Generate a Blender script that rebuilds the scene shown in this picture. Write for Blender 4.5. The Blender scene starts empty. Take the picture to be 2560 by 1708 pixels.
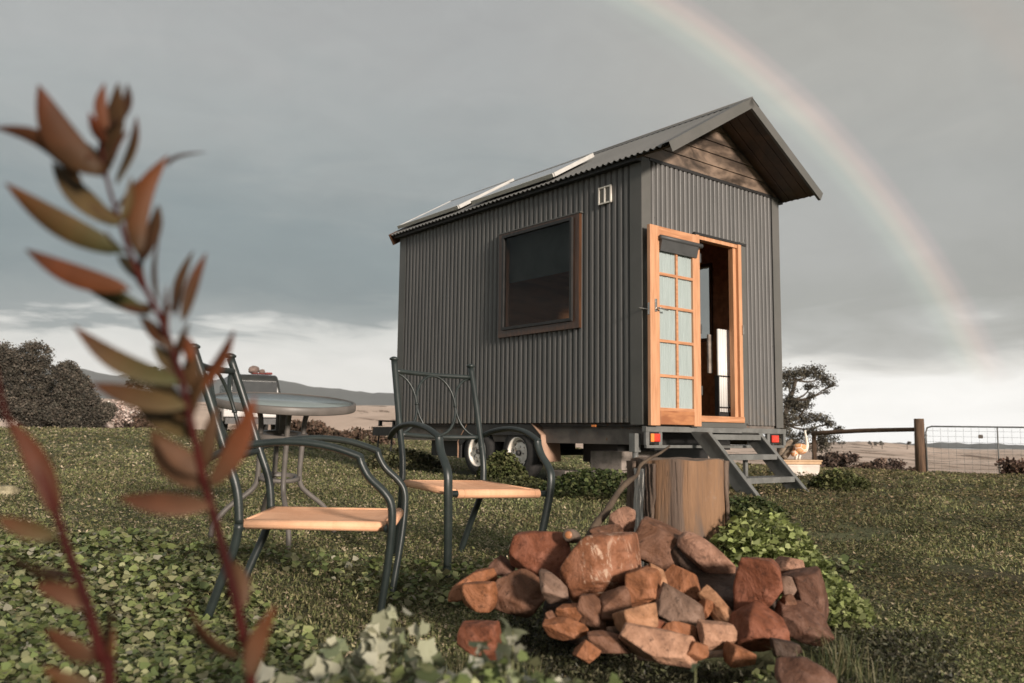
import bpy, bmesh, math, random
import numpy as np
from mathutils import Vector, Matrix, Euler, noise as mnoise
random.seed(7); RNG = np.random.default_rng(7)
S = bpy.context.scene; C = S.collection
R = math.radians
# ------------------------------------------------------------------ camera
CAMZ = 0.65; FPX = 2137.6; PITCH = 0.1085; ROLL = 0.0117
cd = bpy.data.cameras.new('camera'); cam = bpy.data.objects.new('camera', cd); C.objects.link(cam)
_F = Vector((0, math.cos(PITCH), math.sin(PITCH))); _R0 = Vector((1, 0, 0)); _U0 = Vector((0, -math.sin(PITCH), math.cos(PITCH)))
_R = _R0*math.cos(ROLL) + _U0*math.sin(ROLL); _U = _U0*math.cos(ROLL) - _R0*math.sin(ROLL)
m = Matrix((( _R.x, _U.x, -_F.x, 0), (_R.y, _U.y, -_F.y, 0), (_R.z, _U.z, -_F.z, CAMZ), (0, 0, 0, 1)))
cam.matrix_world = m
cd.sensor_width = 36; cd.lens = 36*FPX/2560; cd.clip_start = 0.05; cd.clip_end = 20000
cd.dof.use_dof = True; cd.dof.focus_distance = 5.5; cd.dof.aperture_fstop = 3.6
S.camera = cam
S.render.resolution_x = 1024; S.render.resolution_y = 683
def at(px, py, Y):
    d = _F + _R*((px-1280)/FPX) - _U*((py-854)/FPX)
    return d*(Y/d.y) + Vector((0, 0, CAMZ))
# ------------------------------------------------------------------ light
S.view_settings.view_transform = 'Standard'; S.view_settings.look = 'None'
S.view_settings.exposure = 0.38; S.view_settings.gamma = 1.0
SUN_AZ, SUN_EL = 149.0, 13.0        # compass degrees from +Y, elevation
sl = bpy.data.lights.new('sun', 'SUN'); sl.energy = 5.0; sl.angle = R(7.0); sl.color = (1.0, 0.875, 0.765)
so = bpy.data.objects.new('sun', sl); C.objects.link(so)
sd = Vector((math.sin(R(SUN_AZ))*math.cos(R(SUN_EL)), math.cos(R(SUN_AZ))*math.cos(R(SUN_EL)), math.sin(R(SUN_EL))))
so.rotation_euler = sd.to_track_quat('Z', 'Y').to_euler()

def hexlin(r, g, b):
    f = lambda c: (c/255/12.92) if c/255 <= .04045 else ((c/255+.055)/1.055)**2.4
    return (f(r), f(g), f(b), 1)
class NT:
    """tiny node-graph helper"""
    def __init__(s, tree): s.t = tree; s.n = tree.nodes; s.l = tree.links
    def node(s, typ, **kw):
        n = s.n.new(typ)
        for k, v in kw.items(): setattr(n, k, v)
        return n
    def link(s, a, b): s.l.new(a, b)
    def put(s, sock, v):
        if isinstance(v, bpy.types.NodeSocket): s.l.new(v, sock)
        else: sock.default_value = v
    def math(s, op, a, b=0.0, c=0.0, clamp=False):
        n = s.node('ShaderNodeMath', operation=op, use_clamp=clamp)
        s.put(n.inputs[0], a); s.put(n.inputs[1], b); s.put(n.inputs[2], c); return n.outputs[0]
    def mix(s, fac, a, b, mode='MIX'):
        n = s.node('ShaderNodeMix', data_type='RGBA', blend_type=mode)
        s.put(n.inputs['Factor'], fac); s.put(n.inputs['A'], a) if False else s.put(n.inputs[6], a); s.put(n.inputs[7], b)
        return n.outputs[2]
    def noise(s, vec, scale, detail=4, rough=.55, dist=0.0):
        n = s.node('ShaderNodeTexNoise'); s.put(n.inputs['Vector'], vec)
        n.inputs['Scale'].default_value = scale; n.inputs['Detail'].default_value = detail
        n.inputs['Roughness'].default_value = rough; n.inputs['Distortion'].default_value = dist; return n.outputs['Fac']
    def ramp(s, fac, stops, interp='LINEAR'):
        n = s.node('ShaderNodeValToRGB'); n.color_ramp.interpolation = interp; s.put(n.inputs[0], fac)
        e = n.color_ramp.elements
        while len(e) > 1: e.remove(e[-1])
        e[0].position = stops[0][0]; e[0].color = stops[0][1]
        for p, c in stops[1:]:
            x = e.new(p); x.color = c
        return n.outputs[0]
    def mapping(s, vec, scale=(1, 1, 1), rot=(0, 0, 0), loc=(0, 0, 0)):
        n = s.node('ShaderNodeMapping'); s.put(n.inputs['Vector'], vec)
        n.inputs['Scale'].default_value = scale; n.inputs['Rotation'].default_value = rot; n.inputs['Location'].default_value = loc
        return n.outputs[0]
    def rng(s, v, a, b, c=0.0, d=1.0, smooth=True):
        n = s.node('ShaderNodeMapRange'); n.interpolation_type = 'SMOOTHSTEP' if smooth else 'LINEAR'
        s.put(n.inputs[0], v)
        for i, q in enumerate((a, b, c, d)): n.inputs[i+1].default_value = q
        return n.outputs[0]

W = bpy.data.worlds.new('World'); S.world = W; W.use_nodes = True
g = NT(W.node_tree); W.node_tree.nodes.clear()
tc = g.node('ShaderNodeTexCoord'); D = tc.outputs['Generated']
nrm = g.node('ShaderNodeVectorMath', operation='NORMALIZE'); g.link(D, nrm.inputs[0]); D = nrm.outputs[0]
sx = g.node('ShaderNodeSeparateXYZ'); g.link(D, sx.inputs[0])
elev = g.math('MULTIPLY', g.math('ARCSINE', sx.outputs['Z']), 57.2958)
azim = g.math('MULTIPLY', g.math('ARCTAN2', sx.outputs['X'], sx.outputs['Y']), 57.2958)
cv = g.node('ShaderNodeCombineXYZ'); g.link(azim, cv.inputs[0]); g.link(elev, cv.inputs[1])
AE = cv.outputs[0]
n1 = g.noise(g.mapping(AE, (.035, .13, 1)), 1.0, 5, .52, .5)
n2 = g.noise(g.mapping(AE, (.10, .42, 1), loc=(7, 3, 0)), 1.0, 6, .55, .8)
n3 = g.noise(g.mapping(AE, (.03, .06, 1), loc=(2, 9, 0)), 1.0, 3, .45, .3)
right = g.rng(azim, -4, 16)
# wobbling elevation so that the layer edges are ragged
ew = g.math('ADD', elev, g.math('MULTIPLY', g.math('SUBTRACT', n2, .5), 6.5))
ew = g.math('ADD', ew, g.math('MULTIPLY', g.math('SUBTRACT', n1, .5), 5.0))
sc = lambda e: max(0., min(1., (e+5)/50))
ef = g.rng(ew, -5, 45, 0, 1, False)
left_col = g.ramp(ef, [(0, hexlin(196, 192, 184)), (sc(0), hexlin(244, 244, 240)), (sc(4.0), hexlin(236, 236, 232)), (sc(6.2), hexlin(218, 220, 216)), (sc(7.3), hexlin(142, 153, 155)),
    (sc(9.3), hexlin(120, 136, 140)), (sc(13), hexlin(132, 146, 149)), (sc(18), hexlin(158, 165, 165)), (sc(24), hexlin(170, 173, 172)), (sc(32), hexlin(168, 168, 167)), (1, hexlin(160, 160, 158))])
right_col = g.ramp(ef, [(0, (1.25, 1.25, 1.22, 1)), (sc(0), (1.25, 1.25, 1.22, 1)), (sc(3.4), (1.1, 1.1, 1.07, 1)), (sc(4.6), hexlin(228, 228, 223)), (sc(5.8), hexlin(180, 183, 180)),
    (sc(7.5), hexlin(158, 161, 157)), (sc(12), hexlin(170, 172, 169)), (sc(16), hexlin(166, 168, 165)), (sc(22), hexlin(174, 174, 169)), (sc(32), hexlin(170, 169, 163)), (1, hexlin(160, 160, 158))])
col = g.mix(right, left_col, right_col)
# soft large lighter and darker cloud masses
n4 = g.noise(g.mapping(AE, (.16, .30, 1), loc=(5, 1, 0)), 1.0, 7, .6, 1.2)
mod = g.math('ADD', g.math('ADD', .74, g.math('MULTIPLY', n3, .34)), g.math('MULTIPLY', n4, .18))
cm = g.node('ShaderNodeCombineXYZ'); [g.link(mod, cm.inputs[i]) for i in range(3)]
col = g.mix(1.0, col, cm.outputs[0], 'MULTIPLY')
# the rainbow: a 42.7 degree circle round the antisolar point, plus a faint second one
AZA, ELA = R(-11.75), R(-9.81)
ax = (math.sin(AZA)*math.cos(ELA), math.cos(AZA)*math.cos(ELA), math.sin(ELA))
dt = g.node('ShaderNodeVectorMath', operation='DOT_PRODUCT'); g.link(D, dt.inputs[0]); dt.inputs[1].default_value = ax
ang = g.math('MULTIPLY', g.math('ARCCOSINE', dt.outputs['Value']), 57.2958)
bf = g.rng(ang, 40.3, 44.5, 0, 1, False)
bow = g.ramp(bf, [(0, (.012, .012, .014, 1)), (.20, (.022, .028, .028, 1)), (.40, (.075, .098, .075, 1)), (.54, (.170, .150, .105, 1)), (.68, (.185, .105, .082, 1)), (.82, (.070, .030, .032, 1)), (.93, (0, 0, 0, 1))], 'EASE')
inside = g.math('MULTIPLY', g.rng(ang, 30, 41, 0, 1), g.rng(ang, 40, 42, 1, 0))
b2 = g.math('MULTIPLY', g.rng(ang, 51.5, 53.0), g.rng(ang, 53.0, 55.5, 1, 0))
fade = g.math('MULTIPLY', g.rng(elev, 2.6, 5.2), g.math('ADD', .75, g.math('MULTIPLY', n2, .5)))
cf = g.node('ShaderNodeCombineXYZ'); [g.link(fade, cf.inputs[i]) for i in range(3)]
bow = g.mix(1.0, bow, cf.outputs[0], 'MULTIPLY')
col = g.mix(1.0, col, bow, 'ADD')
col = g.mix(g.math('MULTIPLY', b2, .10), col, (.62, .42, .32, 1))
x10 = g.mix(1.0, col, (10, 10, 10, 1), 'MULTIPLY')
sky = g.node('ShaderNodeTexSky', sky_type='NISHITA', sun_disc=False, sun_elevation=R(SUN_EL), sun_rotation=R(SUN_AZ), dust_density=2.0)
fin = g.mix(.96, sky.outputs[0], x10)
bg = g.node('ShaderNodeBackground'); g.link(fin, bg.inputs[0]); bg.inputs[1].default_value = 0.078
wo = g.node('ShaderNodeOutputWorld'); g.link(bg.outputs[0], wo.inputs[0])

# ------------------------------------------------------------------ materials
def material(name, c1, c2=None, rough=.6, scale=6.0, vec='Object', stretch=(1, 1, 1), bump=0.0, bscale=None, metal=0.0,
             spots=None, attr=False, spec=.5, transl=0.0, detail=5, contrast=(.35, .65), coat=0.0):
    M = bpy.data.materials.new(name); M.use_nodes = True; t = NT(M.node_tree); b = M.node_tree.nodes['Principled BSDF']
    b.inputs['Roughness'].default_value = rough; b.inputs['Metallic'].default_value = metal
    b.inputs['Specular IOR Level'].default_value = spec; b.inputs['Coat Weight'].default_value = coat
    co = t.node('ShaderNodeTexCoord').outputs[vec]; v = t.mapping(co, stretch)
    c1 = tuple(c1)+(1,); c2 = tuple(c2)+(1,) if c2 else tuple(x*.7 for x in c1[:3])+(1,)
    f = t.rng(t.noise(v, scale, detail, .6, .4), contrast[0], contrast[1])
    c = t.mix(f, c1, c2)
    if spots:   # (colour, scale, threshold)
        sp = t.rng(t.noise(v, spots[1], 3, .6), spots[2], spots[2]+.06)
        c = t.mix(sp, c, tuple(spots[0])+(1,))
    if attr:
        a = t.node('ShaderNodeAttribute', attribute_name='tint'); c = t.mix(1.0, c, a.outputs['Color'], 'MULTIPLY')
    t.link(c, b.inputs['Base Color'])
    rr = t.math('ADD', rough-.08, t.math('MULTIPLY', t.noise(v, scale*2.3, 3), .16)); t.link(rr, b.inputs['Roughness'])
    if bump:
        bp = t.node('ShaderNodeBump'); bp.inputs['Strength'].default_value = min(1, bump); bp.inputs['Distance'].default_value = .01*max(1, bump)
        t.link(t.noise(v, bscale or scale*4, 6, .65), bp.inputs['Height']); t.link(bp.outputs[0], b.inputs['Normal'])
    if transl:
        tr = t.node('ShaderNodeBsdfTranslucent'); t.link(c, tr.inputs[0]); ms = t.node('ShaderNodeMixShader'); ms.inputs[0].default_value = transl
        t.link(b.outputs[0], ms.inputs[1]); t.link(tr.outputs[0], ms.inputs[2])
        t.link(ms.outputs[0], M.node_tree.nodes['Material Output'].inputs[0])
    return M
def glass_mat(name, tint=(.9, .93, .93), rough=.02, mixf=.12):
    M = bpy.data.materials.new(name); M.use_nodes = True; t = NT(M.node_tree); M.node_tree.nodes.clear()
    tr = t.node('ShaderNodeBsdfTransparent'); tr.inputs[0].default_value = tint+(1,)
    gl = t.node('ShaderNodeBsdfGlossy'); gl.inputs['Roughness'].default_value = rough
    ge = t.node('ShaderNodeNewGeometry'); dp = t.node('ShaderNodeVectorMath', operation='DOT_PRODUCT'); t.link(ge.outputs['Normal'], dp.inputs[0]); t.link(ge.outputs['Incoming'], dp.inputs[1])
    f = t.math('ADD', t.math('MULTIPLY', t.math('POWER', t.math('SUBTRACT', 1.0, t.math('ABSOLUTE', dp.outputs['Value'])), 5.0), .9), mixf*.3, clamp=True)
    ms = t.node('ShaderNodeMixShader'); t.link(f, ms.inputs[0]); t.link(tr.outputs[0], ms.inputs[1]); t.link(gl.outputs[0], ms.inputs[2])
    o = t.node('ShaderNodeOutputMaterial'); t.link(ms.outputs[0], o.inputs[0]); return M
M = {}
M['cladding'] = material('dark_cladding', (.098, .093, .087), (.120, .113, .105), .40, 1.2, spec=.5, bump=.05, bscale=30)
def cladding_mat():
    m_ = bpy.data.materials.new('dark_cladding'); m_.use_nodes = True; t = NT(m_.node_tree); b = m_.node_tree.nodes['Principled BSDF']; co = t.node('ShaderNodeTexCoord').outputs['Object']
    c = t.mix(t.rng(t.noise(t.mapping(co, (7, 7, .5)), 1.6, 5, .6), .35, .65), (.088, .087, .084, 1), (.116, .113, .109, 1))
    z = t.node('ShaderNodeSeparateXYZ'); t.link(co, z.inputs[0]); mud = t.math('MULTIPLY', t.rng(z.outputs['Z'], 1.15, .78), t.rng(t.noise(co, 9, 6, .7), .35, .7))
    c = t.mix(t.math('MULTIPLY', mud, .45), c, (.16, .125, .09, 1)); c = t.mix(t.math('MULTIPLY', t.rng(t.noise(t.mapping(co, (14, 14, .8)), 1.3, 4, .6), .60, .75), .35), c, (.20, .19, .175, 1)); t.link(c, b.inputs['Base Color'])
    t.link(t.math('ADD', .34, t.math('MULTIPLY', t.noise(co, 3, 5), .22)), b.inputs['Roughness'])
    bp = t.node('ShaderNodeBump'); bp.inputs['Strength'].default_value = .25; bp.inputs['Distance'].default_value = .006; t.link(t.noise(t.mapping(co, (1, 1, .6)), 3.0, 3, .5), bp.inputs['Height']); t.link(bp.outputs[0], b.inputs['Normal']); return m_
M['cladding'] = cladding_mat()
M['flashing'] = material('dark_flashing', (.088, .088, .080), (.105, .102, .094), .45, 2.0)
M['rooftin'] = material('roof_tin', (.115, .116, .110), (.14, .139, .132), .42, 1.0)
M['steel'] = material('grey_steel', (.155, .158, .150), (.11, .112, .106), .5, 7, spots=((.12, .10, .08), 25, .66))
M['chassis'] = material('chassis_paint', (.17, .145, .125), (.10, .085, .075), .6, 5, spots=((.16, .08, .04), 14, .62))
M['black'] = material('black_paint', (.012, .012, .012), (.02, .019, .018), .5, 8)
M['rubber'] = material('rubber', (.018, .018, .017), (.032, .03, .028), .85, 20, bump=.3)
M['timber'] = material('door_timber', (.58, .31, .170), (.44, .21, .105), .45, 3.0, stretch=(14, 14, 1.1), bump=.08, bscale=10, contrast=(.3, .7), spots=((.34, .15, .07), 3.0, .70))
M['timberh'] = material('door_timber_rail', (.54, .27, .14), (.38, .17, .08), .45, 3.0, stretch=(1.1, 14, 14), bump=.08, bscale=10)
M['kick'] = material('kick_panel_timber', (.42, .18, .075), (.27, .10, .04), .5, 3.5, stretch=(1.2, 8, 5))
M['wframe'] = material('window_timber', (.095, .042, .020), (.050, .023, .012), .32, 3, stretch=(12, 12, 1.0), spec=.6)
M['gable'] = material('gable_boards', (.24, .175, .130), (.048, .036, .028), .36, 1.9, stretch=(1.3, 1, 2.6), bump=.1, bscale=14, contrast=(.36, .62))
M['soffit'] = material('soffit_boards', (.085, .045, .022), (.035, .020, .012), .4, 2.5, stretch=(1, .8, 1), contrast=(.35, .65))
M['vent'] = material('vent_plastic', (.74, .71, .64), (.66, .62, .55), .5, 8)
M['ventgap'] = material('vent_grille_mesh', (.20, .19, .17), (.15, .14, .12), .6, 40)
M['glass'] = glass_mat('clear_glass'); M['winglass'] = glass_mat('dark_window_glass', (.55, .57, .57), .03, .1)
M['curtain'] = material('sheer_curtain', (.66, .72, .71), (.55, .61, .60), .9, 4, stretch=(30, 30, 1), transl=.35)
M['blind'] = material('blind_casing', (.060, .062, .062), (.045, .047, .047), .55, 6)
M['blindcloth'] = material('window_blind_cloth', (.10, .105, .10), (.075, .08, .075), .85, 3)
M['intwood'] = material('interior_wood', (.40, .19, .085), (.26, .115, .045), .45, 2.5, stretch=(1, 6, 6))
M['floorwood'] = material('floor_wood', (.30, .15, .07), (.18, .08, .04), .5, 3, stretch=(8, 1, 1))
M['whitepaint'] = material('white_enamel', (.78, .77, .74), (.70, .69, .66), .4, 4)
M['rim'] = material('cream_rim_paint', (.86, .82, .75), (.76, .70, .62), .5, 9, spots=((.22, .13, .07), 16, .63))
M['fender'] = material('rust_stained_guard', (.42, .27, .19), (.25, .14, .085), .55, 4, stretch=(1, 1, .6), contrast=(.3, .7))
M['darkguard'] = material('dark_guard', (.035, .034, .032), (.022, .021, .02), .6, 4)
M['redlens'] = material('red_lens', (.62, .045, .02), (.50, .03, .015), .25, 10, spec=.7)
M['amber'] = material('amber_lens', (.80, .26, .05), (.7, .2, .04), .25, 10, spec=.7)
M['solar'] = material('solar_glass', (.02, .022, .03), (.03, .032, .04), .12, 6, spec=.6, coat=.5)
M['alu'] = material('aluminium_frame', (.62, .61, .58), (.54, .53, .50), .45, 8, metal=.3)
M['chrome'] = material('door_handle_metal', (.55, .53, .5), (.4, .38, .35), .25, 10, metal=.9)
M['chairmetal'] = material('chair_metal', (.022, .030, .028), (.015, .021, .020), .40, 12, spec=.5, bump=.04, bscale=80, spots=((.10, .11, .10), 45, .72))
M['sling'] = material('orange_sling', (.84, .48, .29), (.74, .38, .21), .75, 3.0, stretch=(1, 1, 1), bump=.12, bscale=160, spots=((.58, .27, .13), 9, .68))
def sling_mat():
    m_ = bpy.data.materials.new('orange_sling'); m_.use_nodes = True; t = NT(m_.node_tree); b = m_.node_tree.nodes['Principled BSDF']; co = t.node('ShaderNodeTexCoord').outputs['Object']
    c = t.mix(t.rng(t.noise(co, 5, 6, .65), .35, .68), (.84, .48, .29, 1), (.70, .36, .20, 1)); c = t.mix(t.math('MULTIPLY', t.rng(t.noise(t.mapping(co, (40, 2, 2)), 1.5, 3, .6), .5, .75), .5), c, (.60, .30, .17, 1))
    c = t.mix(t.math('MULTIPLY', t.rng(t.noise(co, 22, 5, .7), .60, .72), .6), c, (.42, .22, .13, 1))
    x_ = t.node('ShaderNodeSeparateXYZ'); t.link(co, x_.inputs[0]); e = t.math('ABSOLUTE', t.math('SUBTRACT', t.math('ABSOLUTE', x_.outputs[0]), .196)); c = t.mix(t.rng(e, .0022, .0012, 0, .55), c, (.40, .20, .11, 1)); t.link(c, b.inputs['Base Color']); b.inputs['Roughness'].default_value = .78
    w1 = t.node('ShaderNodeTexWave', bands_direction='X'); w2 = t.node('ShaderNodeTexWave', bands_direction='Y')
    for w_ in (w1, w2): w_.inputs['Scale'].default_value = 90; t.link(co, w_.inputs['Vector'])
    bp = t.node('ShaderNodeBump'); bp.inputs['Strength'].default_value = .35; bp.inputs['Distance'].default_value = .002; t.link(t.math('ADD', w1.outputs[1], w2.outputs[1]), bp.inputs['Height']); t.link(bp.outputs[0], b.inputs['Normal']); return m_
M['sling'] = sling_mat()
M['tableglass'] = material('table_glass', (.20, .235, .23), (.16, .19, .19), .14, 3, spec=.5)
M['tablemetal'] = material('table_metal', (.135, .12, .108), (.10, .09, .08), .5, 9)
M['stump'] = material('stump_wood', (.34, .175, .085), (.17, .10, .065), .75, 2.2, stretch=(3.2, 3.2, .7), bump=.9, bscale=9, contrast=(.38, .6))
def stump_mat():
    m_ = bpy.data.materials.new('stump_wood'); m_.use_nodes = True; t = NT(m_.node_tree); b = m_.node_tree.nodes['Principled BSDF']; co = t.node('ShaderNodeTexCoord').outputs['Object']
    c = t.ramp(t.noise(t.mapping(co, (4, 4, .55)), 1.9, 6, .6, .5), [(.32, (.075, .050, .038, 1)), (.44, (.130, .090, .066, 1)), (.52, (.200, .112, .060, 1)), (.60, (.245, .138, .074, 1)), (.72, (.140, .105, .084, 1))])
    g_ = t.noise(t.mapping(co, (60, 60, 2.2)), 1.0, 6, .7, .3); c = t.mix(t.rng(g_, .50, .70, 0, .55), c, (.13, .08, .055, 1)); cr = t.rng(t.noise(t.mapping(co, (16, 16, .9)), 1.6, 4, .6, .8), .62, .66); c = t.mix(t.math('MULTIPLY', cr, .5), c, (.045, .028, .020, 1))
    c = t.mix(t.rng(t.noise(co, 8, 5, .65), .60, .75, 0, .6), c, (.28, .23, .20, 1)); t.link(c, b.inputs['Base Color']); b.inputs['Roughness'].default_value = .8
    h = t.math('SUBTRACT', t.math('ADD', g_, t.math('MULTIPLY', t.noise(t.mapping(co, (9, 9, 1)), 1.5, 5), 1.5)), t.math('MULTIPLY', cr, 1.2)); bp = t.node('ShaderNodeBump'); bp.inputs['Strength'].default_value = .9; bp.inputs['Distance'].default_value = .010; t.link(h, bp.inputs['Height']); t.link(bp.outputs[0], b.inputs['Normal']); return m_
M['stump'] = stump_mat()
M['bark'] = material('stump_bark', (.16, .115, .085), (.085, .058, .042), .9, 5, stretch=(6, 6, 1), bump=1, bscale=10)
M['palebark'] = material('pale_bark', (.62, .59, .54), (.44, .41, .37), .85, 6, stretch=(6, 6, 1.2), bump=1, bscale=12)
M['endgrain'] = material('end_grain', (.20, .14, .10), (.12, .08, .055), .85, 14, bump=.5)
M['stick'] = material('stick_bark', (.10, .070, .045), (.055, .038, .025), .85, 14, bump=.8)
M['postwood'] = material('post_wood', (.16, .095, .055), (.08, .048, .03), .85, 4, stretch=(8, 8, .8), bump=.8, bscale=10)
M['trunk'] = material('tree_bark', (.09, .07, .05), (.05, .038, .028), .9, 5, bump=.6)
M['concrete'] = material('concrete', (.28, .24, .21), (.17, .145, .125), .9, 9, bump=.6)
M['tubwhite'] = material('weathered_tub', (.66, .60, .54), (.52, .45, .39), .6, 5, spots=((.30, .22, .16), 13, .64))
M['tubrim'] = material('tub_rim', (.56, .38, .23), (.45, .29, .16), .6, 6)
M['driftwood'] = material('driftwood', (.30, .24, .175), (.15, .115, .085), .9, 8, stretch=(1, 1, 3), bump=1)
M['neckwhite'] = material('bird_neck', (.78, .74, .66), (.70, .64, .55), .6, 9)
M['ute'] = material('car_paint', (.40, .385, .37), (.34, .325, .31), .35, 3, coat=.3)
M['utedark'] = material('car_dark', (.030, .032, .030), (.022, .024, .022), .3, 3)
M['cargo'] = material('cargo_canvas', (.20, .145, .125), (.14, .10, .085), .85, 7, bump=.6)
M['redcloth'] = material('red_strap', (.20, .035, .03), (.15, .025, .022), .8, 9)
M['plate'] = material('plate_white', (.72, .71, .68), (.66, .65, .62), .5, 8)
M['leafred'] = material('shrub_leaf', (.130, .050, .022), (.085, .036, .016), .6, 14, attr=True, spec=.25, transl=.3)
M['stemred'] = material('shrub_stem', (.048, .006, .004), (.028, .004, .003), .75, 12, spec=.15)
M['leaf'] = material('leaf_green', (1, 1, 1), (.72, .72, .70), .6, 3, attr=True, transl=.25, vec='Object')
M['lawn'] = material('lawn_leaf', (1, 1, 1), (.66, .64, .60), .7, .8, attr=True, transl=.2, contrast=(.35, .65))
M['crown'] = material('crown_leaf', (1, 1, 1), (.8, .8, .8), .75, 1.0, attr=True, transl=.15)

# bird body: orange and cream swirls
def swirl():
    m_ = bpy.data.materials.new('bird_swirl'); m_.use_nodes = True; t = NT(m_.node_tree); b = m_.node_tree.nodes['Principled BSDF']
    v = t.node('ShaderNodeTexVoronoi', feature='DISTANCE_TO_EDGE'); v.inputs['Scale'].default_value = 13
    t.link(t.node('ShaderNodeTexCoord').outputs['Object'], v.inputs['Vector'])
    t.link(t.ramp(v.outputs[0], [(0, (.72, .60, .48, 1)), (.06, (.70, .52, .38, 1)), (.14, (.58, .20, .07, 1)), (.3, (.66, .38, .18, 1))]), b.inputs['Base Color']); b.inputs['Roughness'].default_value = .6
    return m_
M['swirl'] = swirl()
# rocks: each one its own tone
def rock_mat(name, base, pale=None, streak=.0):
    m_ = bpy.data.materials.new(name); m_.use_nodes = True; t = NT(m_.node_tree); b = m_.node_tree.nodes['Principled BSDF']
    co = t.node('ShaderNodeTexCoord').outputs['Object']
    dark = tuple(x*.42 for x in base)+(1,); lite = tuple(min(.8, x*1.35+.03) for x in base)+(1,)
    c = t.ramp(t.noise(co, 8, 9, .68, .8), [(.28, dark), (.45, tuple(base)+(1,)), (.60, lite), (.72, tuple(base)+(1,))])
    c = t.mix(t.rng(t.noise(co, 55, 5, .7), .52, .72), c, dark)
    c = t.mix(t.rng(t.noise(t.mapping(co, (1, 1, 2)), 3.0, 4, .6, 1.5), .50, .64), c, tuple(a*b_ for a, b_ in zip(base, (.66, .66, .70)))+(1,))
    gr = t.math('MULTIPLY', t.rng(t.noise(t.mapping(co, loc=(3, 1, 5)), 4.5, 5, .65, .6), .56, .70), .55)
    c = t.mix(gr, c, tuple(x*.5+.07 for x in base)+(1,))
    if streak:
        s_ = t.rng(t.noise(t.mapping(co, (2.2, 2.2, 1)), 7.5, 6, .7, 2.5), .60-streak*.12, .64)
        c = t.mix(s_, c, tuple(pale or (.60, .44, .34))+(1,))
    t.link(c, b.inputs['Base Color']); b.inputs['Roughness'].default_value = .72; b.inputs['Specular IOR Level'].default_value = .35
    bp = t.node('ShaderNodeBump'); bp.inputs['Strength'].default_value = .9; bp.inputs['Distance'].default_value = .010
    h = t.math('ADD', t.noise(co, 26, 8, .7), t.math('MULTIPLY', t.noise(co, 9, 4, .6, 1.), 1.5)); t.link(h, bp.inputs['Height']); t.link(bp.outputs[0], b.inputs['Normal'])
    return m_
RM = {'red': rock_mat('rock_red', (.175, .055, .024)), 'orange': rock_mat('rock_orange', (.235, .090, .036)), 'tan': rock_mat('rock_tan', (.31, .155, .078)),
      'brown': rock_mat('rock_brown', (.135, .060, .031)), 'grey': rock_mat('rock_grey', (.165, .100, .068)), 'pale': rock_mat('rock_pale', (.36, .195, .120)),
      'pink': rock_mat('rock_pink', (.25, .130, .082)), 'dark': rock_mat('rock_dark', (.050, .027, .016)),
      'streak': rock_mat('rock_streaked', (.205, .078, .034), (.46, .31, .22), .7), 'flatbrown': rock_mat('rock_flatbrown', (.110, .048, .027))}

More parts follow.
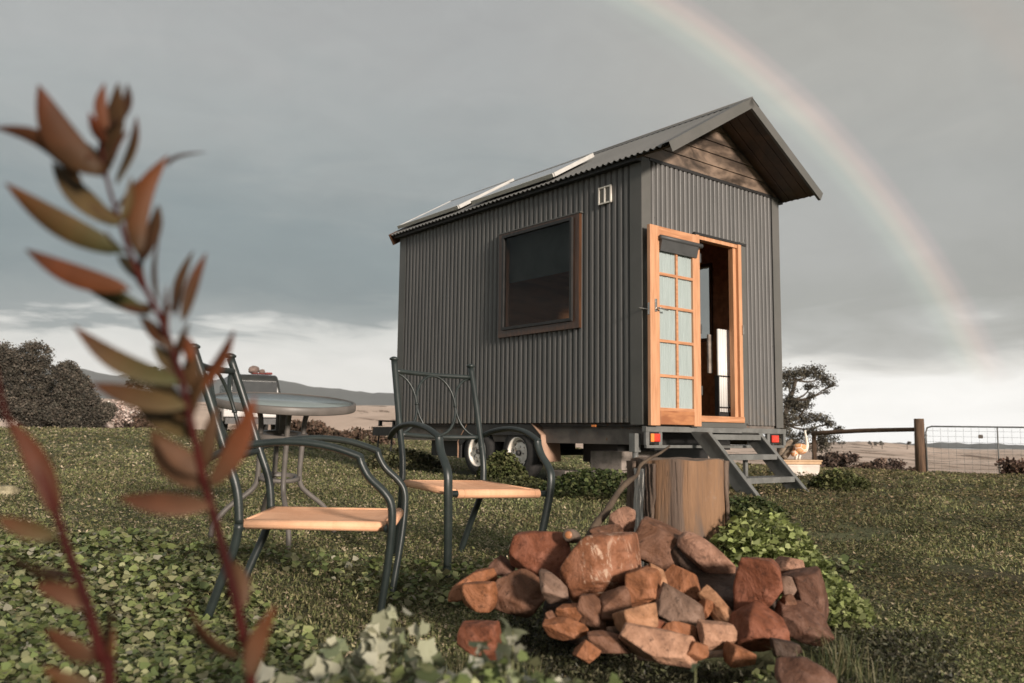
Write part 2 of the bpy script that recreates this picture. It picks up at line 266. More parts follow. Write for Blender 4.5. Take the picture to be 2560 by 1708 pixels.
# ------------------------------------------------------------------ mesh helpers
class MB:
    def __init__(s): s.v = []; s.f = []; s.sm = []
    def add(s, vs, fs, smooth=False):
        o = len(s.v); s.v += [tuple(x) for x in vs]; s.f += [tuple(i+o for i in f) for f in fs]; s.sm += [smooth]*len(fs); return s
    def box(s, a, b, bev=0.0):
        x0, y0, z0 = [min(p, q) for p, q in zip(a, b)]; x1, y1, z1 = [max(p, q) for p, q in zip(a, b)]
        if bev <= 0:
            return s.add([(x0, y0, z0), (x1, y0, z0), (x1, y1, z0), (x0, y1, z0), (x0, y0, z1), (x1, y0, z1), (x1, y1, z1), (x0, y1, z1)],
                  [(0, 3, 2, 1), (4, 5, 6, 7), (0, 1, 5, 4), (1, 2, 6, 5), (2, 3, 7, 6), (3, 0, 4, 7)])
        bm = bmesh.new(); r = bmesh.ops.create_cube(bm, size=1)
        for v in bm.verts: v.co = ((x0+x1)/2+v.co.x*(x1-x0), (y0+y1)/2+v.co.y*(y1-y0), (z0+z1)/2+v.co.z*(z1-z0))
        bmesh.ops.bevel(bm, geom=bm.edges[:], offset=min(bev, .45*min(x1-x0, y1-y0, z1-z0)), segments=2, profile=.6, affect='EDGES')
        s.add([v.co[:] for v in bm.verts], [[v.index for v in f.verts] for f in bm.faces]); bm.free(); return s
    def obox(s, c, ax, ay, az, sx_, sy_, sz_):   # oriented box, full sizes
        c = Vector(c); vs = []
        for k in (-.5, .5):
            for (i, j) in ((-.5, -.5), (.5, -.5), (.5, .5), (-.5, .5)): vs.append(c+Vector(ax)*i*sx_+Vector(ay)*j*sy_+Vector(az)*k*sz_)
        return s.add(vs, [(0, 3, 2, 1), (4, 5, 6, 7), (0, 1, 5, 4), (1, 2, 6, 5), (2, 3, 7, 6), (3, 0, 4, 7)])
    def tube(s, pts, r, seg=10, smooth_path=0, flat=1.0, flatdir=None, caps=True):
        pts = [Vector(p) for p in pts]; rs = list(r) if hasattr(r, '__len__') else [r]*len(pts)
        if smooth_path:
            P = []; Q = []
            for i in range(len(pts)-1):
                p0 = pts[max(i-1, 0)]; p1 = pts[i]; p2 = pts[i+1]; p3 = pts[min(i+2, len(pts)-1)]
                for k in range(smooth_path):
                    t = k/smooth_path
                    P.append(.5*((2*p1)+(p2-p0)*t+(2*p0-5*p1+4*p2-p3)*t*t+(3*p1-p0-3*p2+p3)*t**3)); Q.append(rs[i]*(1-t)+rs[i+1]*t)
            P.append(pts[-1]); Q.append(rs[-1]); pts, rs = P, Q
        vs = []; n = len(pts); up = None
        for i, p in enumerate(pts):
            t = (pts[min(i+1, n-1)]-pts[max(i-1, 0)]).normalized()
            if up is None:
                up = Vector((0, 0, 1)) if abs(t.z) < .9 else Vector((1, 0, 0))
            a = t.cross(up).normalized(); b = a.cross(t).normalized(); up = b
            if flatdir is not None:
                fd = Vector(flatdir); a = (fd-t*fd.dot(t)).normalized(); b = t.cross(a)
            for k in range(seg):
                q = 2*math.pi*k/seg; vs.append(p+a*math.cos(q)*rs[i]*flat+b*math.sin(q)*rs[i])
        fs = [(i*seg+k, i*seg+(k+1) % seg, (i+1)*seg+(k+1) % seg, (i+1)*seg+k) for i in range(n-1) for k in range(seg)]
        if caps: fs += [tuple(range(seg))[::-1], tuple((n-1)*seg+k for k in range(seg))]
        return s.add(vs, fs, True)
    def lathe(s, prof, seg=24, axis='Z', origin=(0, 0, 0), caps=True):
        o = Vector(origin); vs = []
        for (r, h) in prof:
            for k in range(seg):
                q = 2*math.pi*k/seg
                p = Vector((r*math.cos(q), r*math.sin(q), h)) if axis == 'Z' else (Vector((h, r*math.cos(q), r*math.sin(q))) if axis == 'X' else Vector((r*math.cos(q), h, r*math.sin(q))))
                vs.append(o+p)
        n = len(prof); fs = [(i*seg+k, i*seg+(k+1) % seg, (i+1)*seg+(k+1) % seg, (i+1)*seg+k) for i in range(n-1) for k in range(seg)]
        if caps: fs += [tuple(range(seg))[::-1], tuple((n-1)*seg+k for k in range(seg))]
        return s.add(vs, fs, True)
    def prism(s, poly, axis, a, b):      # poly in the two other axes
        def P(q, h): return {'X': (h, q[0], q[1]), 'Y': (q[0], h, q[1]), 'Z': (q[0], q[1], h)}[axis]
        n = len(poly); vs = [P(q, a) for q in poly]+[P(q, b) for q in poly]
        return s.add(vs, [tuple(range(n))[::-1], tuple(range(n, 2*n))]+[(i, (i+1) % n, n+(i+1) % n, n+i) for i in range(n)])
    def build(s, name, mat, parent=None, fix=True, auto=None):
        me = bpy.data.meshes.new(name); me.from_pydata(s.v, [], s.f)
        me.polygons.foreach_set('use_smooth', s.sm)
        if fix:
            bm = bmesh.new(); bm.from_mesh(me); bmesh.ops.recalc_face_normals(bm, faces=bm.faces); bm.to_mesh(me); bm.free()
        if auto is not None:
            me.polygons.foreach_set('use_smooth', [True]*len(me.polygons)); me.set_sharp_from_angle(angle=R(auto))
        me.materials.append(M[mat] if isinstance(mat, str) else mat); me.update()
        o = bpy.data.objects.new(name, me); C.objects.link(o)
        if parent: o.parent = parent
        return o
def tag(o, label=None, cat=None, group=None, kind=None):
    for k, v in (('label', label), ('category', cat), ('group', group), ('kind', kind)):
        if v: o[k] = v
    return o
def empty(name, loc, rot=(0, 0, 0)):
    o = bpy.data.objects.new(name, None); C.objects.link(o); o.location = loc; o.rotation_euler = rot; o.empty_display_size = .2; return o
def np_mesh(name, V, F, mat, tint=None, smooth=False, parent=None):
    """V (n,3), F (m,k) fixed k; tint per face (m,3)"""
    me = bpy.data.meshes.new(name); n, k = F.shape
    me.vertices.add(len(V)); me.vertices.foreach_set('co', V.astype(np.float32).ravel())
    me.loops.add(n*k); me.loops.foreach_set('vertex_index', F.astype(np.int32).ravel())
    me.polygons.add(n); me.polygons.foreach_set('loop_start', np.arange(0, n*k, k, dtype=np.int32))
    if smooth: me.polygons.foreach_set('use_smooth', np.ones(n, dtype=bool))
    me.update(calc_edges=True)
    if tint is not None:
        a = me.color_attributes.new('tint', 'FLOAT_COLOR', 'CORNER')
        c = np.ones((n, k, 4), dtype=np.float32); c[:, :, :3] = tint[:, None, :]; a.data.foreach_set('color', c.ravel())
    me.materials.append(M[mat] if isinstance(mat, str) else mat)
    o = bpy.data.objects.new(name, me); C.objects.link(o)
    if parent: o.parent = parent
    return o

# ------------------------------------------------------------------ terrain
def sstep(a, b, x): t = np.clip((x-a)/(b-a), 0, 1); return t*t*(3-2*t)
def vnoise(x, y, s, seed=0):
    x = np.asarray(x)*s+seed*17.3; y = np.asarray(y)*s+seed*5.7
    return (np.sin(x*1.3+np.sin(y*1.7+seed)*1.3)*np.cos(y*1.1+np.sin(x*.9)*1.5)+.5*np.sin(x*2.9+y*1.3)*np.cos(y*3.1-x*.7))/1.5
LRL = np.log(np.array([36, 60, 130, 300, 700, 1000, 1600, 3200, 6000])); LEFTZ = np.array([0., -2.2, -4.5, -1.0, 22, 30, 34, 30, 10])
LRR = np.log(np.array([22, 45, 110, 300, 700, 1000, 1600, 3200, 6000])); RIGHTZ = np.array([0., -.9, -3.2, -6.5, -9, -11, -14, -34, -40])
def gz(x, y):
    x = np.asarray(x, float); y = np.asarray(y, float); r = np.hypot(x, y)
    near = -.07+.09*sstep(2.6, 4.6, y)+.12*sstep(4.6, 8, y)
    crest = np.clip(.22-.043*x, -.22, .60)
    z = near+(crest-near)*sstep(8, 22, y)
    z = z+.012*vnoise(x, y, 1.6, 1)+.006*vnoise(x, y, 5, 2)+.03*vnoise(x, y, .45, 3)*sstep(5, 12, r)
    az = np.degrees(np.arctan2(x, y)); w = sstep(4, 15, az)
    lr = np.log(np.maximum(r, 20)); far = np.interp(lr, LRL, LEFTZ)*(1-w)+np.interp(lr, LRR, RIGHTZ)*w
    back = sstep(0, -20, y)
    far = far*(1-back)
    rg = 7.5*np.exp(-((az-22.0)/4.2)**2)*sstep(380, 800, r)*(1-sstep(800, 1500, r))
    und = sstep(60, 400, r)*(2.2*vnoise(x, y, .012, 5)+.8*vnoise(x, y, .04, 6))
    return z+far+rg+und*(1-back)*.6
def g1(x, y): return float(gz(x, y))
nr, na = 330, 480
rr = np.concatenate([[0], np.exp(np.linspace(math.log(.5), math.log(4100), nr-1))])
aa = np.radians(np.concatenate([np.linspace(-45, 45, 360), np.linspace(45, 315, na-360+2)[1:-1]]))
Rg, Ag = np.meshgrid(rr, aa, indexing='ij'); X = Rg*np.sin(Ag); Y = Rg*np.cos(Ag)
V = np.stack([X, Y, gz(X, Y)], -1).reshape(-1, 3)
i, j = np.meshgrid(np.arange(nr-1), np.arange(na), indexing='ij'); j2 = (j+1) % na
F = np.stack([i*na+j, i*na+j2, (i+1)*na+j2, (i+1)*na+j], -1).reshape(-1, 4)
def ground_mat():
    m_ = bpy.data.materials.new('ground_soil_and_pasture'); m_.use_nodes = True; t = NT(m_.node_tree); b = m_.node_tree.nodes['Principled BSDF']
    P = t.node('ShaderNodeTexCoord').outputs['Object']
    c = t.ramp(t.noise(P, .9, 8, .62, .6), [(.32, (.072, .062, .042, 1)), (.45, (.098, .104, .056, 1)), (.58, (.120, .130, .070, 1)), (.70, (.18, .165, .11, 1))])
    c = t.mix(t.rng(t.noise(P, 38, 6, .75), .50, .70), c, (.20, .19, .10, 1))
    c = t.mix(t.rng(t.noise(P, 140, 3, .7), .60, .75), c, (.04, .036, .02, 1))
    ln = t.node('ShaderNodeVectorMath', operation='LENGTH'); t.link(P, ln.inputs[0]); r = ln.outputs['Value']
    past = t.ramp(t.noise(t.mapping(P, (1, .35, 1)), .012, 8, .62, .5), [(.35, (.46, .35, .275, 1)), (.5, (.60, .47, .38, 1)), (.66, (.68, .55, .46, 1))])
    past = t.mix(t.rng(t.noise(t.mapping(P, (1, .5, 1)), .03, 7, .7, 1.2), .53, .60), past, (.20, .145, .105, 1))
    c = t.mix(t.rng(r, 36, 60), c, past)
    t.link(c, b.inputs['Base Color']); b.inputs['Roughness'].default_value = .95; b.inputs['Specular IOR Level'].default_value = .1
    bp = t.node('ShaderNodeBump'); bp.inputs['Strength'].default_value = .8; bp.inputs['Distance'].default_value = .03
    t.link(t.noise(P, 30, 6, .7), bp.inputs['Height']); t.link(bp.outputs[0], b.inputs['Normal']); return m_
gr = np_mesh('ground', V, F, ground_mat(), smooth=True); tag(gr, kind='structure')
# hills far away: a ridge body with a front and a back slope
def hills(name, prof, dist, depth, base, mat):
    n = 160; xs = np.linspace(prof[0][0], prof[-1][0], n); ys = np.interp(xs, [p[0] for p in prof], [p[1] for p in prof])
    ys = ys+np.sin(xs*.05)*1.5+np.sin(xs*.13+1)*.8
    rows = []
    for k, (dd, hf) in enumerate([(0, 0), (.25, .45), (.5, .8), (.75, .97), (.85, 1.0), (1.0, .96), (1.6, .0)]):
        row = []
        for x, y in zip(xs, ys):
            p = at(x, y, dist); s = (dist+(dd-.85)*depth)/dist
            z = base+(p.z-base)*hf+(vnoise(x*.02, dd*5, 1, 3)*12 if 0 < k < 4 else 0); row.append((p.x*s, p.y*s, z))
        rows.append(row)
    V = np.array(rows).reshape(-1, 3); i, j = np.meshgrid(np.arange(6), np.arange(n-1), indexing='ij')
    F = np.stack([i*n+j, i*n+j+1, (i+1)*n+j+1, (i+1)*n+j], -1).reshape(-1, 4)
    return tag(np_mesh(name, V, F, mat, smooth=True), kind='structure')
M['hill'] = material('hill_scrub', (.062, .076, .076), (.045, .056, .056), .95, .004, spec=.1)
hills('hills', [(-900, 985), (-300, 960), (60, 930), (200, 925), (285, 938), (350, 936), (430, 952), (520, 950), (600, 941), (655, 942), (700, 952), (770, 964), (850, 974), (930, 982), (1000, 985), (1300, 1010), (1700, 1080)], 3200, 900, -60, 'hill')
hills('hills', [(1700, 1110), (2290, 1108), (2340, 1108), (2395, 1107), (2440, 1109), (2560, 1112), (2900, 1112)], 2400, 500, -60, 'hill')
sea = MB(); sea.add([(-200, 1400, -21), (4200, 1400, -21), (4200, 4200, -21), (-200, 4200, -21)], [(0, 1, 2, 3)])
M['sea'] = material('sea_water', (.20, .26, .28), (.16, .22, .24), .25, .01)
tag(sea.build('sea', 'sea'), kind='structure')

# ------------------------------------------------------------------ tiny house (local x across the front, y along the side, z up)
YAW = .6799; HX, HY, HB = 1.2006, 7.8441, .775; L_, W_, H_ = 4.27, 2.193, 2.5
house = empty('tiny_house', (HX, HY, 0), (0, 0, YAW))
tag(house, 'dark corrugated tiny house on a trailer chassis with open timber door', 'tiny house')
def T(x, y, z=0): return house_m @ Vector((x, y, z))
house_m = Matrix.Translation((HX, HY, 0)) @ Matrix.Rotation(YAW, 4, 'Z')
def corr(mb, o, d, nrm, a0, a1, z0, z1, pitch=.078, amp=.010, seg=14, zdir=(0, 0, 1), groove=True):
    """corrugated sheet: runs along d from a0 to a1, ribs along zdir, crests along nrm"""
    o = Vector(o); d = Vector(d); nrm = Vector(nrm); zd = Vector(zdir); n = max(2, int(round((a1-a0)/pitch*seg))); vs = []
    for k in range(n+1):
        a = a0+(a1-a0)*k/n; ph = 2*math.pi*a/pitch; w = (1-2.6*abs(math.cos(ph/2))**8)*amp if groove else math.copysign(abs(math.cos(ph))**.75, math.cos(ph))*amp
        base = o+d*a+nrm*w
        zz0 = z0(a) if callable(z0) else z0; zz1 = z1(a) if callable(z1) else z1
        vs += [base+zd*zz0, base+zd*zz1]
    mb.add(vs, [(2*k, 2*k+2, 2*k+3, 2*k+1) for k in range(n)], True)
# side wall (x = 0 plane, facing -x), with window hole y .80-2.11, z 1.715-2.885
o0 = (0, 0, 0); w = MB(); ZT = HB+H_
WY0, WY1, WZ0, WZ1 = .80, 2.105, 1.717, 2.885
for a0, a1, z0, z1 in ((.10, WY0, HB, ZT), (WY1, L_, HB, ZT), (WY0, WY1, HB, WZ0), (WY0, WY1, WZ1, ZT)): corr(w, o0, (0, 1, 0), (-1, 0, 0), a0, a1, z0, z1)
def screws(mb, o, d, nrm, a0, a1, zs_, step=.234, off=.036):
    a = a0
    while a < a1:
        for z in zs_: c = Vector(o)+Vector(d)*(a+off)+Vector((0, 0, z))+Vector(nrm)*.0105; mb.obox(c, d, (0, 0, 1), nrm, .009, .009, .006)
        a += step
screws(w, o0, (0, 1, 0), (-1, 0, 0), .156, WY0-.02, (HB+.05, HB+.85, HB+1.65, ZT-.12)); screws(w, o0, (0, 1, 0), (-1, 0, 0), 2.184, L_-.15, (HB+.05, HB+.85, HB+1.65, ZT-.12)); screws(w, o0, (0, 1, 0), (-1, 0, 0), .858, 2.0, (HB+.05, HB+.85))
w.build('side_cladding', 'cladding', house, fix=False)
# front wall (y = 0 plane facing -y) with door hole x .74-1.57 z .80-2.66
w = MB(); DX0, DX1, DZ0, DZ1 = .76, 1.575, .80, 2.655
for a0, a1, z0, z1 in ((.10, DX0, HB, ZT), (DX1, W_-.06, HB, ZT), (DX0, DX1, DZ1, ZT)): corr(w, (0, 0, 0), (1, 0, 0), (0, -1, 0), a0, a1, z0, z1, pitch=.067)
screws(w, (0, 0, 0), (1, 0, 0), (0, -1, 0), .134, W_-.1, (ZT-.14, DZ1+.06), .201); screws(w, (0, 0, 0), (1, 0, 0), (0, -1, 0), 1.608, W_-.1, (HB+.05, HB+.85, HB+1.5), .201)
w.build('front_cladding', 'cladding', house, fix=False)
FY0, FY1, FZ0, FZ1 = .88, 1.62, HB+1.02, HB+1.86; w = MB()
for a0, a1, z0, z1 in ((0, FY0, HB, ZT), (FY1, L_, HB, ZT), (FY0, FY1, HB, FZ0), (FY0, FY1, FZ1, ZT)): corr(w, (W_, 0, 0), (0, 1, 0), (1, 0, 0), a0, a1, z0, z1, seg=6)
corr(w, (0, L_, 0), (1, 0, 0), (0, 1, 0), 0, W_, HB, ZT, seg=6)
w.build('rear_cladding', 'cladding', house, fix=False)
# corner flashings, each folded round its corner
for (x0, x1, y0, y1, dx, dy) in ((-.013, .115, -.013, .125, 1, 1),):
    f = MB(); f.box((-.014, -.014, HB-.02), (.112, -.011, ZT)); f.box((-.014, -.011, HB-.02), (-.011, .135, ZT)); f.build('corner_flashing', 'flashing', house)
f = MB(); f.box((W_-.115, -.014, HB-.02), (W_+.014, -.011, ZT)); f.box((W_+.011, -.011, HB-.02), (W_+.014, .12, ZT)); f.build('corner_flashing', 'flashing', house)
f = MB(); f.box((-.014, L_-.14, HB-.02), (-.011, L_+.014, ZT)); f.box((-.011, L_+.011, HB-.02), (.12, L_+.014, ZT)); f.build('corner_flashing', 'flashing', house)
f = MB(); f.box((DX1-.085, -.017, .79), (DX1+.005, -.0145, DZ1+.03)); f.build('door_flashing', 'flashing', house)
f = MB(); f.box((DX0-.02, -.03, DZ1-.012), (DX1+.01, -.012, DZ1+.012)); f.build('door_head_flashing', 'black', house)
f = MB(); f.box((.10, -.018, ZT-.018), (W_-.10, -.010, ZT+.012)); f.build('wall_head_trim', 'black', house)
# roof
OF, OS, OB = .46, .127, .08; ZE, ZR = HB+2.484, HB+3.208; half = W_/2+OS; ang = math.atan2(ZR-ZE, half); SL = half/math.cos(ang)
upL = Vector((math.cos(ang), 0, math.sin(ang))); nL = Vector((-math.sin(ang), 0, math.cos(ang)))
upR = Vector((-math.cos(ang), 0, math.sin(ang))); nR = Vector((math.sin(ang), 0, math.cos(ang)))
for (ox, up_, n_) in ((-OS, upL, nL), (W_+OS, upR, nR)):
    r_ = MB(); corr(r_, (ox, 0, ZE), (0, 1, 0), n_, -OF, L_+OB, 0, SL-.01, pitch=.076, amp=.011, zdir=up_, seg=8, groove=False)
    corr(r_, Vector((ox, 0, ZE))-n_*.004, (0, 1, 0), n_, -OF, L_+OB, 0, SL-.01, pitch=.076, amp=.011, zdir=up_, seg=8, groove=False)
    r_.build('roof_sheet', 'rooftin', house, fix=False)
rc = MB(); pk = Vector((W_/2, 0, ZR+.016))
for sgn, up_ in ((1, upL), (-1, upR)):
    a = pk-up_*.13; rc.add([(pk.x, -OF-.02, pk.z), (pk.x, L_+OB, pk.z), (a.x, L_+OB, a.z), (a.x, -OF-.02, a.z)], [(0, 1, 2, 3)])
rc.tube([(pk.x, -OF-.02, pk.z), (pk.x, L_+OB, pk.z)], .012, 8); rc.build('ridge_cap', 'rooftin', house)
# barge flashings on the front rakes (top leaf, drop face, return)
for (ox, up_, n_) in ((-OS, upL, nL), (W_+OS, upR, nR)):
    b_ = MB(); o = Vector((ox, -OF-.012, ZE))
    for (off, wd, h0, h1) in ((0, .003, -.078, .018),):
        A = o-up_*.02; B = o+up_*(SL+.008)
        b_.add([A+n_*h0, B+n_*h0, B+n_*h1, A+n_*h1], [(0, 1, 2, 3)]); q = Vector((0, .004, 0)); b_.add([A+n_*h0+q, B+n_*h0+q, B+n_*h1+q, A+n_*h1+q], [(3, 2, 1, 0)])
        q = Vector((0, .13, 0)); b_.add([A+n_*h1, B+n_*h1, B+n_*(h1+.001)+q, A+n_*(h1+.001)+q], [(0, 1, 2, 3)])
        q = Vector((0, .03, 0)); b_.add([A+n_*h0, B+n_*h0, B+n_*h0+q, A+n_*h0+q], [(0, 1, 2, 3)])
    b_.build('barge_flashing', 'flashing', house, fix=False)
# eave battens / fascia at the sides, black to paint in eave shade; back barge
for x0 in (-.085, W_+.02):
    f = MB(); f.box((x0, -.02, ZE-.035), (x0+.07, L_+OB-.02, ZE+.03)); f.build('eave_shade_batten', 'black', house)
f = MB()
for (ox, up_, n_) in ((-OS, upL, nL), (W_+OS, upR, nR)):
    A = Vector((ox, L_+OB, ZE))-up_*.01; B = A+up_*(SL+.01); f.add([A-n_*.13, B-n_*.13, B+n_*.02, A+n_*.02, A-n_*.13+Vector((0, .02, 0)), B-n_*.13+Vector((0, .02, 0)), B+n_*.02+Vector((0, .02, 0)), A+n_*.02+Vector((0, .02, 0))], [(0, 1, 2, 3), (7, 6, 5, 4), (0, 1, 5, 4), (3, 2, 6, 7), (0, 3, 7, 4), (1, 2, 6, 5)])
f.build('rear_barge_board', 'wframe', house)
# soffit lining under the front overhang: boards running up the slope
for (ox, up_, n_) in ((-OS, upL, nL), (W_+OS, upR, nR)):
    s_ = MB(); nb = 4
    for k in range(nb):
        y0 = -OF+.012+k*(OF-.02)/nb; y1 = y0+(OF-.02)/nb-.006; A = Vector((ox, 0, ZE))+up_*.03; B = A+up_*(SL-.05)
        c = (A+B)/2+Vector((0, (y0+y1)/2, 0))-n_*(.030+.002*(k % 2)); s_.obox(c, up_, (0, 1, 0), n_, (B-A).length, y1-y0, .018)
    s_.build('soffit_lining', 'soffit', house)
# gable boards
gb = MB(); z = ZT+.012; k = 0
while z < ZR-.10:
    z1 = min(z+.128, ZR-.06); hw0 = (ZR-.055-z)/math.tan(ang); hw1 = max(.01, (ZR-.055-z1)/math.tan(ang)); cx = W_/2; y = -.012
    hw0 = min(hw0, W_/2+.02)
    gb.add([(cx-hw0, y, z), (cx+hw0, y, z), (cx+hw1, y+.010, z1-.006), (cx-hw1, y+.010, z1-.006), (cx-hw0, y+.03, z), (cx+hw0, y+.03, z), (cx+hw1, y+.03, z1-.006), (cx-hw1, y+.03, z1-.006)],
           [(0, 1, 2, 3), (7, 6, 5, 4), (0, 4, 5, 1), (2, 6, 7, 3), (0, 3, 7, 4), (1, 5, 6, 2)]); z = z1; k += 1
gb.build('gable_boarding', 'gable', house)
gb = MB(); gb.add([(0, .03, ZT), (W_, .03, ZT), (W_/2, .03, ZR-.03)], [(0, 1, 2)]); gb.build('gable_backing', 'black', house, fix=False); gb = MB(); gb.add([(0, L_, ZT), (W_, L_, ZT), (W_/2, L_, ZR-.03)], [(0, 1, 2)]); gb.build('gable_backing', 'black', house, fix=False)
# window on the side
wn = empty('window', (0, 0, 0)); wn.parent = house; fr = MB(); d = .085
fr.box((-.045, WY0, WZ0), (.04, WY0+d, WZ1)); fr.box((-.045, WY1-d, WZ0), (.04, WY1, WZ1)); fr.box((-.045, WY0+d, WZ0), (.04, WY1-d, WZ0+.075)); fr.box((-.045, WY0+d, WZ1-.04), (.04, WY1-d, WZ1))
fr.build('window_frame', 'wframe', wn)
fr = MB(); a, b_, c_, d_ = WY0+.115, WY1-.115, WZ0+.105, WZ1-.06
fr.box((-.072, a-.03, c_-.03), (-.03, a, d_+.03)); fr.box((-.072, b_, c_-.03), (-.03, b_+.03, d_+.03)); fr.box((-.072, a, c_-.03), (-.03, b_, c_)); fr.box((-.072, a, d_), (-.03, b_, d_+.03)); fr.build('window_sash', 'black', wn)
fr = MB(); fr.box((-.0455, b_+.031, c_-.03), (-.03, WY1-d+.002, d_+.03)); fr.build('window_lit_jamb_strip', 'timber', wn)  # paler strip on one side only, sunlit jamb put into the colour
fr = MB(); fr.add([(-.050, a, c_), (-.050, b_, c_), (-.050, b_, d_), (-.050, a, d_)], [(0, 1, 2, 3)]); fr.build('window_pane', 'winglass', wn)
fr = MB(); fr.box((.06, WY0+.05, WZ0+.62), (.064, WY1-.05, WZ1)); fr.build('blind_cloth', 'blindcloth', wn)
f = MB(); f.box((-.052, WY0-.02, WZ1), (-.006, WY1+.02, WZ1+.012)); f.build('head_flashing', 'flashing', wn)
# vent
vt = empty('vent', (0, 0, 0)); vt.parent = house; f = MB(); y0, y1, z0, z1 = .372, .545, 2.912, 3.085
for q in (y0, (y0+y1)/2-.006, y1-.014): f.box((-.032, q, z0), (-.012, q+.014, z1))
for q in (z0, z1-.014): f.box((-.031, y0, q), (-.012, y1, q+.014))
f.build('vent_frame', 'vent', vt); f = MB(); f.box((-.020, y0+.01, z0+.01), (-.013, y1-.01, z1-.01)); f.build('vent_mesh', 'ventgap', vt)
# solar panels on the near roof slope
for k, (y0, y1, a0, a1) in enumerate(((1.16, 2.60, .10, .76), (2.92, 4.30, .14, 1.12))):
    sp = empty('solar_panel', (0, 0, 0)); sp.parent = house; o = Vector((-OS, 0, ZE)); f = MB(); g_ = MB(); q = nL*.056
    def bar(c0, c1, wd=.03):
        A = o+upL*c0[1]+Vector((0, c0[0], 0))+q; B = o+upL*c1[1]+Vector((0, c1[0], 0))+q; dd = (B-A); ln = dd.length; dd.normalize(); f.obox((A+B)/2, dd, nL.cross(dd), nL, ln, wd, .042)
    bar((y0, a0), (y0, a1)); bar((y1, a0), (y1, a1)); bar((y0, a0), (y1, a0)); bar((y0, a1), (y1, a1))
    f.build('panel_frame', 'alu', sp)
    g_.obox(o+upL*(a0+a1)/2+Vector((0, (y0+y1)/2, 0))+q+nL*.012, (0, 1, 0), upL, nL, y1-y0-.02, a1-a0-.02, .010); g_.build('panel_glass', 'solar', sp)
    for yy in (y0+.2, y1-.2):
        for aa_ in (a0+.1, a1-.12): f = MB(); f.obox(o+upL*aa_+Vector((0, yy, 0))+nL*.021, (0, 1, 0), upL, nL, .05, .05, .028); f.build('panel_bracket', 'alu', sp)
# interior
iw = MB(); iw.box((.03, .05, HB), (W_-.03, L_-.03, HB+.03)); iw.build('interior_floor', 'floorwood', house)
fw = MB(); fw.add([(W_-.03, FY0, FZ0), (W_-.03, FY1, FZ0), (W_-.03, FY1, FZ1), (W_-.03, FY0, FZ1)], [(0, 1, 2, 3)]); fw.build('far_window_pane', 'winglass', house)
fw = MB(); [fw.box(a, b) for a, b in (((W_-.075, FY0-.04, FZ0-.04), (W_-.01, FY0, FZ1+.04)), ((W_-.075, FY1, FZ0-.04), (W_-.01, FY1+.04, FZ1+.04)), ((W_-.075, FY0, FZ0-.04), (W_-.01, FY1, FZ0)), ((W_-.075, FY0, FZ1), (W_-.01, FY1, FZ1+.04)))]; fw.build('far_window_frame', 'wframe', house)
iw = MB()
for a0, a1, z0, z1 in ((.06, FY0-.04, HB+.03, ZT), (FY1+.04, L_-.06, HB+.03, ZT), (FY0-.04, FY1+.04, HB+.03, FZ0-.04), (FY0-.04, FY1+.04, FZ1+.04, ZT)): iw.box((W_-.06, a0, z0), (W_-.04, a1, z1))
iw.box((.05, L_-.08, HB+.03), (W_-.06, L_-.06, ZT)); iw.box((.02, WY1+.02, HB+.03), (.045, L_-.08, ZT)); iw.box((.05, .06, ZT-.02), (W_-.06, L_-.06, ZT))
iw.box((.02, .06, HB+.03), (.045, WY0-.02, ZT)); iw.box((.02, WY0, HB+.03), (.045, WY1, WZ0-.01)); iw.build('interior_lining', 'intwood', house)
iw = MB(); iw.box((.05, 2.30, HB+.03), (W_-.06, 2.33, ZT-.02)); iw.build('interior_partition', 'intwood', house)
iw = MB(); iw.box((1.96, 1.75, HB+.03), (W_-.06, 1.33, HB+1.75)); iw.build('interior_cupboard', 'intwood', house)
# door frame
df = MB(); df.box((DX0, -.03, .83), (DX0+.05, .06, DZ1-.012)); df.box((1.435, -.03, .83), (1.490, .06, DZ1-.012)); df.box((1.385, .00, .83), (1.434, .055, DZ1-.05)); df.box((DX0+.05, -.02, DZ1-.05), (1.435, .06, DZ1-.012))
df.build('door_frame', 'timber', house)
df = MB(); df.box((DX0+.0, -.035, .795), (1.50, .08, .855), .006); df.build('door_sill', 'timberh', house)
df = MB(); df.box((DX0-.1, -.015, HB-.03), (1.55, -.003, .795)); df.build('sill_flashing', 'flashing', house)
df = MB(); df.box((1.478, -.045, 1.70), (1.500, -.031, 1.80), .004); df.build('strike_plate', 'chrome', house)
# door leaf: swung right round and standing off the wall (x 0 - .70 at y ~ -.10)
dr = empty('door', (0, 0, 0)); dr.parent = house; Y0, Y1 = -.118, -.080; dx0, dx1, dz0, dz1 = -.015, .70, .748, 2.605
f = MB(); st = .128
f.box((dx0, Y0, dz0), (dx0+st, Y1, dz1), .004); f.box((dx1-.105, Y0, dz0), (dx1, Y1, dz1), .004); f.build('stile', 'timber', dr)
f = MB(); f.box((dx0+st, Y0+.001, 2.455), (dx1-.105, Y1-.001, dz1-.002), .003); f.build('rail', 'timberh', dr); f = MB(); f.box((dx0+st, Y0+.001, .885), (dx1-.105, Y1-.001, .912)); f.build('rail', 'timberh', dr)
f = MB(); f.box((dx0+st, Y0-.004, dz0+.01), (dx1-.105, Y1-.004, .886), .006); f.build('kick_panel', 'kick', dr)
f = MB(); gx0, gx1 = dx0+st, dx1-.105; mx = (gx0+gx1)/2+.01
f.box((mx-.014, Y0+.004, .912), (mx+.014, Y1-.006, 2.455)); zs = [HB+q for q in (1.381, 1.073, .754, .431)]
for q in zs: f.box((gx0, Y0+.002, q-.013), (gx1, Y1-.008, q+.013))
f.build('glazing_bar', 'timberh', dr)
ed = [.912]+sorted(zs)+[2.44]
